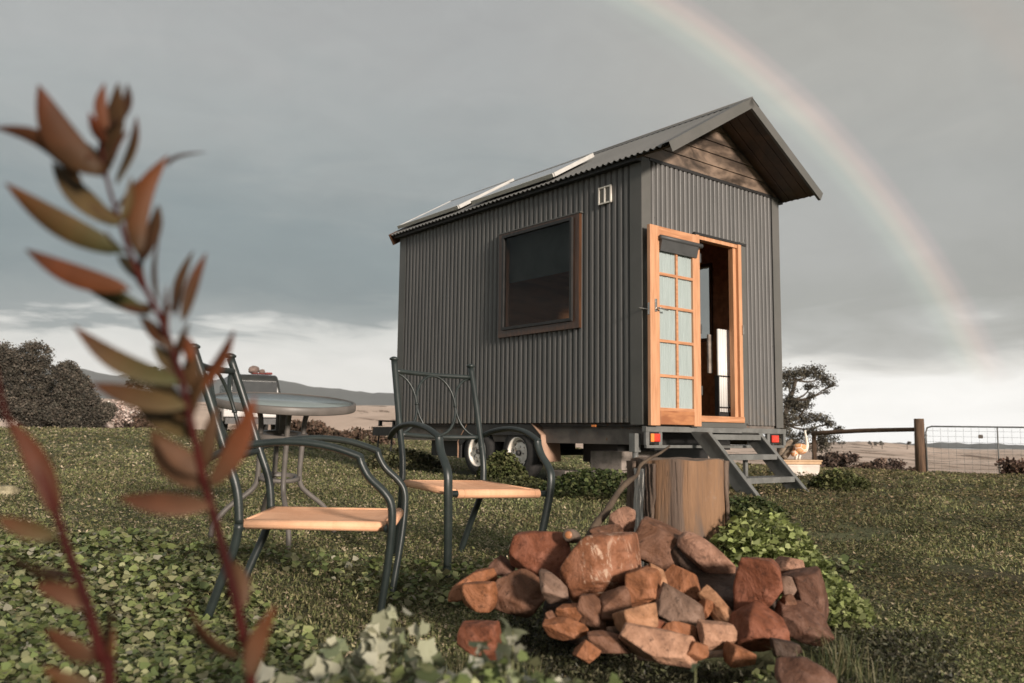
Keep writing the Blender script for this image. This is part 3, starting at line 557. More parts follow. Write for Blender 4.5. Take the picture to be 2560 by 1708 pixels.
for k in range(5):
    for a, b_ in ((gx0, mx-.014), (mx+.014, gx1)):
        z_a, z_b = ed[k]+(.012 if k else 0), ed[k+1]-.012; f = MB(); f.add([(a, Y0+.016, z_a), (b_, Y0+.016, z_a), (b_, Y0+.016, z_b), (a, Y0+.016, z_b)], [(0, 1, 2, 3)]); f.build('pane', 'glass', dr)
f = MB(); n = 90; vs = []
for k in range(n+1):
    x = gx0+(gx1-gx0)*k/n; y = Y0+.026+.004*math.sin(k*.95)+.0025*math.sin(k*.37+1); vs += [(x, y, .905), (x, y, 2.44)]
f.add(vs, [(2*k, 2*k+2, 2*k+3, 2*k+1) for k in range(n)], True); f.build('curtain', 'curtain', dr, fix=False)
f = MB(); f.tube([(dx0+.11, Y0-.028, 2.492), (dx1-.005, Y0-.028, 2.492)], .024, 14); f.build('roller_blind', 'blind', dr)
f = MB(); f.prism([(Y0-.040, 2.475), (Y0-.004, 2.475), (Y0-.004, 2.37), (Y0-.014, 2.37)], 'X', dx0+.125, dx1-.06); f.build('blind_cover', 'blind', dr)
f = MB(); hz = HB+1.045; f.box((dx0+.055, Y0-.008, hz-.03), (dx0+.085, Y0, hz+.09), .003); f.tube([(dx0+.07, Y0-.005, hz), (dx0+.07, Y0-.045, hz), (dx0+.085, Y0-.05, hz), (dx0+.19, Y0-.045, hz-.012)], [.009, .009, .009, .006], 8)
f.tube([(dx0+.07, Y1, hz), (dx0+.07, Y1+.045, hz), (dx0-.06, Y1+.045, hz)], .008, 8); f.box((dx0-.004, Y0+.008, hz-.06), (dx0+.001, Y1-.008, hz+.05)); f.build('handle', 'chrome', dr)
for hz_ in (1.05, 1.65, 2.35):
    f = MB(); f.box((dx1-.004, Y1-.004, hz_), (dx1+.065, -.02, hz_+.09)); f.build('hinge', 'blind', dr)
# ribbed white heater just inside the doorway
ht = empty('panel_heater', tuple(T(1.262, .115, HB+.03)), (0, 0, YAW)); tag(ht, 'white ribbed panel in a black metal stand inside the open doorway', 'heater')
f = MB()
for k in range(5): f.tube([(.015+k*.040, 0, .10), (.015+k*.040, 0, .95)], .0185, 10)
f.build('ribbed_panel', 'whitepaint', ht); f = MB(); f.box((-.03, .09, .50), (.03, .11, .90)); f.build('side_panel', 'concrete', ht)
f = MB(); f.box((-.01, -.030, .46), (.20, -.022, .472)); f.box((-.01, -.030, .14), (.20, -.022, .152)); f.box((-.03, -.03, 0), (-.015, .02, .47)); f.box((.20, -.03, 0), (.215, .02, .47)); f.box((-.015, -.03, .05), (.20, .02, .09)); f.build('stand', 'black', ht)
# chassis
ch = MB(); ch.box((.10, .02, HB-.065), (W_-.10, L_, HB-.002)); ch.box((.07, .35, HB-.205), (.13, L_+.05, HB-.065)); ch.box((W_-.13, .35, HB-.205), (W_-.07, L_+.05, HB-.065)); ch.box((.07, .03, HB-.205), (.12, .35, HB-.065))
ch.build('chassis_beam', 'chassis', house)
ch = MB(); ch.box((.04, .05, HB-.035), (W_-.04, L_-.04, HB-.028)); ch.box((.45, .75, HB-.40), (W_-.3, 1.25, HB-.066)); ch.box((.3, 3.2, HB-.40), (W_-.3, 3.9, HB-.066)); ch.box((.3, 2.9, HB-.32), (W_-.3, 3.1, HB-.066)); ch.box((.5, .3, HB-.26), (W_-.5, .36, HB-.066)); ch.tube([(.2, 1.83, .455), (W_-.2, 1.83, .455)], .03); ch.tube([(.2, 2.55, .455), (W_-.2, 2.55, .455)], .03); ch.build('underframe_shade_boxes', 'black', house)  # black boxes added to darken the gap below the floor, besides plate and axles
ch = MB(); ch.box((-.012, -.055, HB-.085), (W_+.0, -.004, HB-.033), .003); ch.box((.0, -.05, HB-.232), (W_-.03, -.02, HB-.205), .002)
for x in (-.008, .17, .9, 1.86, W_-.045): ch.box((x, -.048, HB-.206), (x+.045, -.022, HB-.084))
ch.build('rear_frame', 'steel', house)
for x in (.05, 1.925):
    lt = MB(); 
    if x < 1: lt.box((x, -.060, HB-.175), (x+.045, -.046, HB-.10), .004)
    a_ = empty('tail_light', (0, 0, 0)); a_.parent = house
    if x < 1: lt.build('amber_lens', 'amber', a_)
    lt = MB(); lt.box((x+(.046 if x < 1 else 0), -.062, HB-.175), (x+.125, -.046, HB-.10), .006); lt.build('red_lens', 'redlens', a_)
    lt = MB(); lt.box((x-.01, -.045, HB-.19), (x+.135, -.036, HB-.085)); lt.build('lamp_housing', 'black', a_)
lt = MB(); lt.box((-.006, .60, HB-.04), (.0, .66, HB-.02)); lt.build('side_marker', 'amber', house)
f = MB(); f.box((-.05, .05, HB-.27), (.03, .12, HB-.10)); f.tube([(-.01, .08, HB-.26), (-.01, .08, HB-.40)], .028, 10); f.box((-.07, .03, HB-.415), (.05, .14, HB-.40)); f.tube([(-.01, .02, HB-.36), (-.14, .0, HB-.36)], .006, 6); f.build('corner_jack', 'steel', house)
# wheels, guards
def wheel(y, xo):
    wh = empty('wheel', (xo, y, .455)); wh.parent = house
    f = MB(); f.lathe([(.165, .0), (.172, -.012), (.20, -.014), (.255, .0), (.280, .03), (.282, .09), (.280, .15), (.255, .175), (.17, .18), (.165, .0)], 40, 'X', caps=False); f.build('tyre', 'rubber', wh)
    f = MB(); seg = 40; vs = []; prof = [(.030, .028), (.060, .020), (.085, .018), (.115, .040), (.138, .048), (.150, .028), (.158, .002), (.170, -.010), (.172, .002), (.155, .10)]
    for r, h in prof:
        for k in range(seg): q = 2*math.pi*k/seg; vs.append((h, r*math.cos(q), r*math.sin(q)))
    fs = []
    for i_ in range(len(prof)-1):
        for k in range(seg):
            if i_ == 3 and k % 4 in (0, 1): continue      # slotted spokes
            if i_ == 1 and k % 8 in (4,): continue
            fs.append((i_*seg+k, i_*seg+(k+1) % seg, (i_+1)*seg+(k+1) % seg, (i_+1)*seg+k))
    f.add(vs, fs, True); f.build('rim', 'rim', wh)
    f = MB(); f.lathe([(.0, -.012), (.022, -.010), (.028, .0), (.030, .03)], 16, 'X'); f.build('hub', 'darkguard', wh)
    f = MB(); f.lathe([(.15, .095), (.001, .10)], 24, 'X'); f.build('brake_drum', 'black', wh)
wheel(1.83, .03); wheel(2.55, .03); 
f = MB(); pr = [(2.90, HB-.40), (2.90, HB-.21), (2.72, HB-.012), (1.58, HB-.012), (1.43, HB-.13), (1.40, HB-.40), (1.45, HB-.40), (1.47, HB-.16), (1.60, HB-.05), (2.69, HB-.05), (2.86, HB-.23), (2.86, HB-.40)]
f.prism(pr, 'X', .018, .25); f.prism([(2.9, HB-.21), (2.72, HB-.012), (1.58, HB-.012), (1.43, HB-.13), (1.47, HB-.19), (1.62, HB-.13), (2.68, HB-.13), (2.84, HB-.25)], 'X', .008, .017); f.build('wheel_guard', 'darkguard', house)
f = MB(); f.prism([(1.575, HB-.010), (1.425, HB-.128), (1.395, HB-.40), (1.389, HB-.40), (1.417, HB-.125), (1.568, HB-.004)], 'X', .004, .262); f.build('guard_end_plate', 'fender', house); f = MB(); f.prism([(2.73, HB-.010), (2.905, HB-.21), (2.905, HB-.40), (2.911, HB-.40), (2.912, HB-.207), (2.737, HB-.004)], 'X', .004, .262); f.build('guard_end_plate', 'fender', house)
# far wheels
for y in (1.83, 2.55):
    f = MB(); f.lathe([(.02, W_-.2), (.25, W_-.2), (.28, W_-.16), (.28, W_-.06), (.2, W_-.03)], 24, 'X', (0, y, .455)); f.build('tyre', 'rubber', house)
# drawbar beyond the far end
f = MB(); f.box((.55, L_-.1, HB-.19), (.67, L_+.62, HB-.06)); f.box((1.5, L_-.1, HB-.19), (1.62, L_+.5, HB-.06)); f.box((.0, L_+.02, HB-.19), (W_, L_+.12, HB-.02)); f.obox((.25, L_+.42, HB-.1), (.0, 1, 0), (1, 0, 0), (0, 0, 1), .75, .30, .12)
f.box((.12, L_+.64, HB-.03), (.16, L_+.68, HB+.05)); f.box((.34, L_+.64, HB-.03), (.38, L_+.68, HB+.05)); f.box((.12, L_+.64, HB+.03), (.38, L_+.68, HB+.05))
for yy in (.1, .35, .7): f.tube([(.15, L_+yy, HB-.1), (.13, L_+yy+.04, .12)], .012, 6)
f.build('drawbar', 'black', house)

# steps
sp = empty('entry_steps', tuple(T(1.035, -.05, 0)), (0, 0, YAW)); tag(sp, 'grey steel steps with three treads below the open doorway', 'steps')
for x in (-.395, .395):
    f = MB(); f.prism([(.02, HB-.075), (-.20, HB-.080), (-.76, .10), (-.56, .10)], 'X', x-.012, x+.012)
    f.prism([(-.195, HB-.079), (-.21, HB-.082), (-.77, .10), (-.755, .10)], 'X', x-.026, x+.026); f.build('stringer', 'steel', sp)
for (yo, z) in ((-.10, HB-.10), (-.28, HB-.285), (-.47, HB-.49)):
    f = MB(); f.box((-.38, yo-.13, z-.022), (.38, yo+.10, z), .003); f.box((-.38, yo-.135, z-.05), (.38, yo-.125, z-.002)); f.build('tread', 'steel', sp)
f = MB(); f.box((.02, -.30, .15), (.06, -.27, HB-.30)); f.build('prop_leg', 'steel', sp)
# blocks under the house
def block(px, py, Y, sx_, sy_, sz_, mat, label, rz=0.3, cat='block', name='support_block'):
    p = at(px, py, Y); o = empty(name, (p.x, p.y, g1(p.x, p.y)), (0, 0, rz)); bpy.data.objects.remove(o)
    f = MB(); f.box((-sx_/2, -sy_/2, -.02), (sx_/2, sy_/2, sz_), .012); b = f.build(name, mat); b.location = (p.x, p.y, g1(p.x, p.y)); b.rotation_euler = (0, 0, rz); return tag(b, label, cat)
block(1412, 1180, 8.75, .22, .25, .16, 'chassis', 'brown block on the grass behind the rusty wheel guard', YAW)
p = T(.55, .75); 
f = MB()
for k in range(2): f.box((-.3, -.2, k*.19), (.3, .2, k*.19+.185), .01)
b = f.build('masonry_blocks', 'concrete'); b.location = (p.x, p.y, g1(p.x, p.y)-.02); b.rotation_euler = (0, 0, YAW+.1); tag(b, 'weathered concrete blocks stacked beneath the doorway end of the house', 'concrete blocks')

# ------------------------------------------------------------------ chairs
def make_chair():
    t = empty('patio_chair', (0, 0, 0)); K = 'chairmetal'
    for g_ in (-1, 1):
        f = MB(); f.tube([(g_*.237, -.420, .985), (g_*.240, -.350, .79), (g_*.241, -.293, .619), (g_*.241, -.245, .48), (g_*.241, -.232, .36)], .0165, 12, 5)
        f.lathe([(.015, .0), (.024, .004), (.024, .012), (.012, .020), (.001, .022)], 14, 'Z', (g_*.237, -.4215, .985)); f.build('back_post', K, t)
        f = MB(); f.tube([(g_*.241, -.232, .36), (g_*.232, -.250, .27), (g_*.215, -.300, .14), (g_*.198, -.350, .0), (g_*.196, -.358, -.03)], .0165, 12, 4); f.build('leg', K, t)
        f = MB(); f.tube([(g_*.262, -.365, .575), (g_*.272, -.30, .612), (g_*.283, -.19, .642), (g_*.288, -.05, .654), (g_*.288, .08, .640), (g_*.282, .185, .607), (g_*.281, .200, .598)], [.010, .013, .014, .014, .014, .014, .0145], 10, 5, flat=1.35, flatdir=(1, 0, 0)); f.build('armrest', K, t)
        f = MB(); f.tube([(g_*.281, .197, .600), (g_*.281, .205, .575), (g_*.284, .232, .530), (g_*.288, .285, .480), (g_*.288, .312, .435), (g_*.284, .316, .36), (g_*.268, .303, .22), (g_*.250, .283, .08), (g_*.238, .268, -.03)], [.0145, .0145, .0145, .015, .015, .015, .0145, .014, .014], 10, 5, flat=1.45, flatdir=(1, 0, 0)); f.build('leg', K, t)
    f = MB(); f.tube([(-.238, -.405, .93), (0, -.418, .925), (.238, -.405, .93)], .0125, 10, 5); f.build('top_rail', K, t)
    f = MB(); f.tube([(-.24, -.292, .60), (0, -.318, .592), (.24, -.292, .60)], .0125, 10, 5); f.build('lower_rail', K, t)
    # wire pattern: centre ellipse and two half ellipses touching it
    f = MB(); zc, hh, wd = .762, .158, .118
    def yb(z): return -.305-(z-.60)*(.105/.33)-.006
    ell = [(wd*math.cos(q), yb(zc+hh*math.sin(q)), zc+hh*math.sin(q)) for q in [2*math.pi*k/28 for k in range(29)]]; f.tube(ell, .007, 6, caps=False)
    for g_ in (-1, 1): f.tube([(g_*(.236-wd*math.cos(q)), yb(zc+hh*math.sin(q)), zc+hh*math.sin(q)) for q in [-math.pi/2+math.pi*k/14 for k in range(15)]], .007, 6)
    for g_ in (-1, 1): f.tube([(g_*.118, yb(zc), zc-.006), (g_*.118, yb(zc), zc+.006)], .011, 8)
    f.build('back_scrollwork', K, t)
    f = MB(); f.tube([(-.284, .300, .349), (.284, .300, .349)], .0145, 10); f.tube([(-.241, -.225, .350), (.241, -.225, .350)], .0145, 10); f.build('seat_rail', K, t)
    # sling seat: thin fabric wrapped round its rails, sagging in the middle
    f = MB(); nx, ny = 14, 16; x1, y0, y1 = .228, -.215, .290; top = []; 
    def zt(u_, v_): sag = .016*(1-abs(2*u_-1)**2.6)*(math.sin(math.pi*v_)**.6 if 0 < v_ < 1 else 0); return .372-.008*v_-sag
    for j_ in range(ny+1):
        for i_ in range(nx+1):
            u_, v_ = i_/nx, j_/ny; top.append((x1*(2*u_-1), y0+(y1-y0)*v_, zt(u_, v_)))
    N_ = len(top); bot = [(x, y, z-.006) for x, y, z in top]; fs = []
    for j_ in range(ny):
        for i_ in range(nx):
            a = j_*(nx+1)+i_; fs.append((a, a+1, a+nx+2, a+nx+1)); fs.append((N_+a, N_+a+nx+1, N_+a+nx+2, N_+a+1))
    f.add(top+bot, fs, True)
    for g_ in (-1, 1): f.tube([(g_*x1, y0, .357), (g_*x1, y1, .350)], .0175, 12)
    f.tube([(-x1, y1+.006, .349), (x1, y1+.006, .349)], .0215, 12); f.tube([(-x1, y0, .357), (x1, y0, .357)], .0165, 12)
    f.build('seat', 'sling', t)
    return t
def copy_tree(o, parent=None):
    c = o.copy(); C.objects.link(c); c.parent = parent
    for k in list(o.children): copy_tree(k, c)
    return c
ch1 = make_chair(); ch1.location = (-.747, 3.373, -.049+.016); ch1.rotation_euler = (.003, .018, -1.528)
tag(ch1, 'green metal patio chair with orange seat nearest the red-leaved shrub, side-on', 'chair', 'patio chairs on the grass')
ch2 = copy_tree(ch1); ch2.location = (-.23, 4.314, .017+.016); ch2.rotation_euler = (-.025, -.026, -2.554)
tag(ch2, 'green metal patio chair with orange seat in front of the house wheels', 'chair', 'patio chairs on the grass')

# ------------------------------------------------------------------ table
tb = empty('patio_table', (0, 0, 0), (R(7.0), R(4.0), 0)); tag(tb, 'round glass-topped patio table with curved grey legs behind the side-on chair', 'table')
tm = Euler((R(7.0), R(4.0), 0)).to_matrix(); tc_ = at(712, 999, 4.8); tb.location = tc_-tm@Vector((0, 0, .73))
f = MB(); Rt = .395; f.lathe([(Rt-.03, .690), (Rt-.004, .688), (Rt, .694), (Rt, .726), (Rt-.004, .731), (Rt-.02, .731), (Rt-.02, .724), (Rt-.03, .690)], 64, caps=False); f.build('rim_band', 'tablemetal', tb)
f = MB(); f.lathe([(.001, .722), (Rt-.018, .722), (Rt-.018, .728), (.001, .728)], 64); f.build('glass_top', 'tableglass', tb)
for k in range(4):
    q = R(28+90*k); cq, sq = math.cos(q), math.sin(q); P = lambda r, z: (r*cq, r*sq, z)
    f = MB(); f.tube([P(.20, .695), P(.155, .685), P(.125, .63), P(.118, .50), P(.115, .33), P(.125, .25), P(.17, .20), P(.26, .13), P(.33, .04), P(.34, -.03)], .0145, 10, 4); f.build('leg', 'tablemetal', tb)
f = MB(); f.lathe([(.09, .50), (.14, .50), (.14, .54), (.09, .54), (.09, .50)], 32, caps=False); f.build('leg_ring', 'tablemetal', tb); f = MB(); f.lathe([(.09, .28), (.118, .28), (.118, .30), (.09, .30), (.09, .28)], 24, caps=False); f.build('leg_ring', 'tablemetal', tb)
f = MB(); f.tube([(0, 0, .54), (0, 0, .70)], .022, 12); f.build('umbrella_collar', 'tablemetal', tb)

# ------------------------------------------------------------------ stump and stick
px = at(1694, 1300, 3.72); rad = .196; st_ = empty('tree_stump', (px.x, px.y, g1(px.x, px.y))); tag(st_, 'upright sawn log stump with split orange-brown face behind the rocks', 'stump')
ztop = at(1694, 1150, 3.55).z-st_.location.z
f = MB(); seg = 72; nz = 26; vs = []
for j_ in range(nz+1):
    z = -.05+(ztop+.05)*j_/nz
    for k in range(seg):
        q = 2*math.pi*k/seg; r = rad*(1+.03*math.sin(3*q+1)+.018*math.sin(7*q)+.010*math.sin(17*q+z*3)+.006*math.sin(31*q))+.01*(1-j_/nz)
        r += -.012*max(0, math.sin(q*5+.6))**12
        vs.append((r*math.cos(q), r*math.sin(q), z+.004*math.sin(q*6)*(j_/nz)))
f.add(vs, [(j_*seg+k, j_*seg+(k+1) % seg, (j_+1)*seg+(k+1) % seg, (j_+1)*seg+k) for j_ in range(nz) for k in range(seg)], True); f.build('trunk_section', 'stump', st_)
f = MB(); cen = [(0, 0, ztop+.002)]+[vs[nz*seg+k] for k in range(seg)]; f.add(cen, [(0, 1+k, 1+(k+1) % seg) for k in range(seg)]); f.build('sawn_top', 'endgrain', st_)
def barkstrip(q0, q1, z0, z1, mat, nm='bark_strip'):
    f = MB(); vs = []; nq = 8; nz_ = 12
    for j_ in range(nz_+1):
        for i_ in range(nq+1):
            q = q0+(q1-q0)*i_/nq; z = z0+(z1-z0)*j_/nz_; e = .012*math.sin(j_*1.7)*(1 if i_ in (0, nq) else 0); rr_ = rad*1.045+.008+.006*math.sin(i_*2+j_); q += e
            vs.append((rr_*math.cos(q), rr_*math.sin(q), z))
    n_ = nq+1; f.add(vs, [(j_*n_+i_, j_*n_+i_+1, (j_+1)*n_+i_+1, (j_+1)*n_+i_) for j_ in range(nz_) for i_ in range(nq)], True)
    o = f.build(nm, mat, st_, fix=False); sm_ = o.modifiers.new('s', 'SOLIDIFY'); sm_.thickness = .014; return o
barkstrip(R(-158), R(-141), .0, ztop*.93, 'palebark'); barkstrip(R(-185), R(-160), .0, ztop-.01, 'bark'); barkstrip(R(-22), R(35), .0, ztop-.005, 'bark'); barkstrip(R(-140), R(-128), .0, ztop*.97, 'bark')
f = MB(); P = [at(1440, 1420, 3.12), at(1482, 1325, 3.2), at(1515, 1280, 3.25), at(1545, 1232, 3.32), at(1570, 1205, 3.36), at(1592, 1188, 3.38), at(1600, 1165, 3.41), at(1622, 1148, 3.45), at(1652, 1132, 3.52), at(1674, 1115, 3.58)]
f.tube(P, [.018, .016, .0145, .011, .012, .0075, .0075, .0065, .0055, .004], 9, 4); f.tube([at(1545, 1232, 3.32), at(1556, 1205, 3.36), at(1553, 1196, 3.37)], [.008, .006, .002], 6)
tag(f.build('crooked_stick', 'stick'), 'crooked grey-brown stick leaning against the log stump', 'stick')

# ------------------------------------------------------------------ rocks
def rock_mesh(seed, w, h, d, facets=11, soft=26, rnd=.0):
    rg = random.Random(seed); bm = bmesh.new(); bmesh.ops.create_icosphere(bm, subdivisions=5, radius=1)
    ns = []
    for _ in range(facets):
        v = Vector((rg.gauss(0, 1), rg.gauss(0, 1), rg.gauss(0, 1))).normalized(); ns.append((v, rg.uniform(.50, .86)))
    for v in (Vector((1, 0, 0)), Vector((-1, 0, 0)), Vector((0, 1, 0)), Vector((0, -1, 0)), Vector((0, 0, 1)), Vector((0, 0, -1))):
        e = Vector((rg.gauss(0, .16), rg.gauss(0, .16), rg.gauss(0, .16))); ns.append(((v+e).normalized(), rg.uniform(.70, .90)))
    vs = []
    for v in bm.verts:
        dd = v.co.normalized(); s = 0.0
        for n_, hgt in ns:
            c = dd.dot(n_)
            if c > .05: s += (c/hgt)**soft
        r = s**(-1/soft) if s > 0 else 1.2
        r = min(r, 1.5); r = r*(1-rnd)+rnd*.85
        q = dd*2.1+Vector((seed*3.1, seed*1.7, 0)); r += .022*mnoise.fractal(q, 1.0, 2.0, 4)+.010*mnoise.noise(q*7)+.006*mnoise.noise(q*15)
        v.co = dd*r; vs.append(v.co)
    mx = [max(abs(c[k]) for c in vs) for k in range(3)]
    for v in bm.verts: v.co = Vector((v.co.x/mx[0]*w/2, v.co.y/mx[1]*d/2, v.co.z/mx[2]*h/2))
    me = bpy.data.meshes.new('rock'); bm.to_mesh(me); bm.free()
    me.polygons.foreach_set('use_smooth', [True]*len(me.polygons)); return me
# centre x, centre y, width, height (zoomed photo units), roll deg, depth Y, tone, label, softness, roundness
ROCKS = [
 (560, 305, 320, 265, -5, 2.95, 'red', 'rounded red boulder at the upper left of the rock pile', 14, .35),
 (890, 385, 420, 350, 16, 2.80, 'streak', 'largest boulder, red-brown with white streaks, centre of the pile', 14, .25),
 (1270, 262, 370, 260, -28, 3.10, 'brown', 'wide brown rock leaning against the foot of the log stump', 14, .2),
 (1020, 125, 150, 165, -20, 3.20, 'pink', 'smooth pinkish upright stone left of the log stump', 16, .5),
 (1500, 330, 345, 135, -42, 2.98, 'pink', 'long pale pink stone tilting down to the right, below the stump', 12, .5),
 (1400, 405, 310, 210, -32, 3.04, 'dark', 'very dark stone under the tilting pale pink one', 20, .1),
 (185, 462, 280, 120, 12, 2.93, 'orange', 'flat orange slab at the far left end of the pile', 26, .05),
 (235, 540, 210, 150, 5, 2.80, 'orange', 'rounded orange stone low at the left end, above the grass tuft', 12, .35),
 (440, 525, 300, 250, -20, 2.86, 'brown', 'brown wedge rock below the rounded red boulder', 26, .05),
 (628, 500, 150, 185, 8, 2.68, 'grey', 'upright pale grey striped stone left of the largest boulder', 24, .1),
 (1130, 500, 210, 215, 20, 2.68, 'orange', 'orange-brown wedge stone right of the largest boulder', 26, .05),
 (1222, 435, 75, 165, 22, 2.72, 'tan', 'thin upright tan stone beside the dark hollow', 22, .1),
 (1370, 495, 270, 190, -38, 2.78, 'orange', 'orange slab slanting down below the dark stone', 26, .05),
 (1335, 620, 260, 190, -25, 2.62, 'grey', 'faceted dark grey rock in the middle of the pile', 28, .05),
 (975, 615, 170, 210, 12, 2.62, 'brown', 'brown block standing right below the largest boulder', 26, .1),
 (1112, 662, 245, 150, 18, 2.50, 'tan', 'speckled tan stone in front of the faceted grey rock', 18, .15),
 (700, 725, 230, 115, -2, 2.52, 'orange', 'flat-topped orange brick-like stone at the lower left', 34, .0),
 (845, 640, 170, 190, -8, 2.60, 'brown', 'brown blocky stone under the left of the largest boulder', 26, .05),
 (722, 630, 140, 120, -20, 2.60, 'orange', 'small orange rock above the flat-topped orange stone', 24, .1),
 (925, 788, 235, 130, -6, 2.46, 'brown', 'low brown rock in the front row, left of the pale pink slab', 22, .1),
 (1225, 822, 400, 175, -10, 2.40, 'pale', 'long pale pink slab at the bottom of the pile', 28, .05),
 (1535, 760, 205, 135, -12, 2.46, 'pale', 'pale stone with flat face at the bottom, right of the orange ones', 26, .05),
 (1345, 748, 210, 110, -15, 2.50, 'orange', 'orange-brown flat stone just above the long pale slab', 26, .05),
 (1200, 705, 150, 90, -5, 2.50, 'red', 'small reddish wedge between speckled tan stone and pale slab', 24, .05),
 (1555, 610, 110, 265, 38, 2.66, 'tan', 'slim tan slab slanting beside the tall red rock', 22, .1),
 (1785, 480, 260, 365, 3, 2.72, 'red', 'tall upright red rock at the right of the pile', 26, .08),
 (1785, 725, 275, 240, 8, 2.58, 'red', 'broad rough red rock beneath the tall upright one', 18, .15),
 (1935, 372, 150, 150, 10, 2.95, 'pink', 'pinkish block behind the tall upright red rock, against the green plant', 24, .1),
 (1938, 485, 85, 115, 12, 2.74, 'grey', 'small grey stone wedged right of the tall red rock', 18, .3),
 (1950, 585, 90, 100, 0, 2.70, 'brown', 'small knobbly brown stone on the right side of the pile', 14, .4),
 (2065, 545, 215, 275, 16, 2.82, 'flatbrown', 'large smooth dark brown slab at the right end of the pile', 22, .15),
 (2015, 705, 280, 215, -30, 2.66, 'flatbrown', 'brown rock half hidden by grass at the lower right', 20, .1),
 (1668, 885, 170, 120, -18, 2.40, 'orange', 'orange wedge stone at the bottom right of the front row', 26, .05),
 (818, 845, 110, 110, -35, 2.38, 'orange', 'small orange angular stone at the bottom left of the front row', 28, .0),
 (228, 790, 235, 190, -3, 2.36, 'red', 'separate reddish rock lying in the grass at the lower left', 16, .25),
 (2050, 985, 290, 170, 3, 2.20, 'flatbrown', 'brown rock in the bottom right foreground with a white mark', 16, .25),
 (1440, 850, 120, 100, -30, 2.37, 'orange', 'small bright orange stone at the right tip of the long pale slab', 20, .2),
 (930, 182, 170, 75, 8, 3.12, 'brown', 'low brown rock under the stick, behind the largest boulder', 20, .2),
 (1480, 610, 105, 110, -10, 2.64, 'orange', 'small orange rock right of the faceted grey rock', 22, .1),
 (615, 655, 60, 65, 5, 2.55, 'brown', 'tiny brown cube-like stone left of the small orange rock', 26, .05),
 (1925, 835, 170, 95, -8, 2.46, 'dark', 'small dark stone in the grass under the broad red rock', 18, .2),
 (345, 375, 130, 110, -25, 3.0, 'flatbrown', 'small dull brown rock behind the left wedge rock', 20, .2),
]
for k, (cx, cy, w_, h_, rl, Yd, tone, lab, soft, rnd) in enumerate(ROCKS):
    sx0, sy0 = 1100+cx/2.238, 1250+cy/2.238; p = at(sx0, sy0, Yd); sc_ = Yd/FPX/2.238*1.12
    ww, hh_ = w_*sc_, h_*sc_; me = rock_mesh(k+3, ww, hh_, max(.55*max(ww, hh_), min(ww, hh_)*1.05), 8, soft*2.6, rnd*.7)
    me.materials.append(RM[tone]); o = bpy.data.objects.new('rock', me); C.objects.link(o)
    o.location = p; o.rotation_euler = (R(random.uniform(-10, 10)), R(-rl), R(random.uniform(-15, 15)))
    tag(o, lab, 'rock', 'rocks piled in front of the log stump')
# added rubble core under the stones, coloured dark as shade in the gaps
for k, (cx, cy, w_, h_, Yd, lab) in enumerate(((930, 640, 820, 420, 2.92, 'dark filler rock, gap shade in its colour, behind the left front stones'), (1500, 640, 860, 500, 2.95, 'dark filler rock, gap shade in its colour, below the pale pink stone'))):
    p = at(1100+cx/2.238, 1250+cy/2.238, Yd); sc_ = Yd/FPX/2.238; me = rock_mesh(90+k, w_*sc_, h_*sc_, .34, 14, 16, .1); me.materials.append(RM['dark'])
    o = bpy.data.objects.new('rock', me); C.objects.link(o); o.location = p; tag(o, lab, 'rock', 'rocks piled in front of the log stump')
kn = empty('wood_knot', at(1100+730/2.238, 1250+200/2.238, 2.86), (R(80), 0, R(-15))); tag(kn, 'short dark branch stub with orange cut end between two boulders', 'wood piece')
f = MB(); f.lathe([(.018, -.10), (.024, -.03), (.021, .030), (.017, .034)], 18); f.build('branch_stub', 'bark', kn); f = MB(); f.lathe([(.001, .036), (.011, .036), (.013, .033)], 18); f.build('cut_end', 'kick', kn)
p = at(22, 1168, 7.0); me = rock_mesh(77, .17, .12, .2, 10, 14, .4); me.materials.append(rock_mat('rock_lawn', (.24, .21, .13))); o = bpy.data.objects.new('rock', me); C.objects.link(o); o.location = (p.x, p.y, g1(p.x, p.y)+.03); tag(o, 'lone tan rock on the lawn at the left edge', 'rock')

# ------------------------------------------------------------------ leaves and foliage
def leaf_cloud(n, pos, size, tint, nrm_up=.3, k=6, aspect=.8, cup=.15, rg=RNG, nrmdir=None, lobe=0.0):
    """n separate little leaves as k-gons. pos (n,3), size (n,), tint (n,3)"""
    nv = rg.normal(size=(n, 3)); nv[:, 2] = np.abs(nv[:, 2])+nrm_up*3
    if nrmdir is not None: nv = nv*.6+nrmdir
    nv /= np.linalg.norm(nv, axis=1)[:, None]
    a = np.cross(nv, rg.normal(size=(n, 3))); a /= np.linalg.norm(a, axis=1)[:, None]+1e-9; b = np.cross(nv, a)
    q = np.arange(k)*2*np.pi/k; V = []
    for i_ in range(k):
        rad_ = (1.0 if i_ else 1.2)*(1-lobe*(i_ % 2)); 
        off = a*np.cos(q[i_])*rad_+b*np.sin(q[i_])*aspect*(1-lobe*(i_ % 2))
        V.append(pos+off*size[:, None]*.5+nv*(cup*size*np.cos(2*q[i_]))[:, None]*.5)
    V = np.stack(V, 1).reshape(-1, 3); F = np.arange(n*k).reshape(n, k); return V, F, tint
def palette(cols, n, jit=.18, rg=RNG):
    c = np.array(cols); i_ = rg.integers(0, len(c), n); return np.clip(c[i_]*(1+rg.normal(size=(n, 1))*jit), .005, .9)
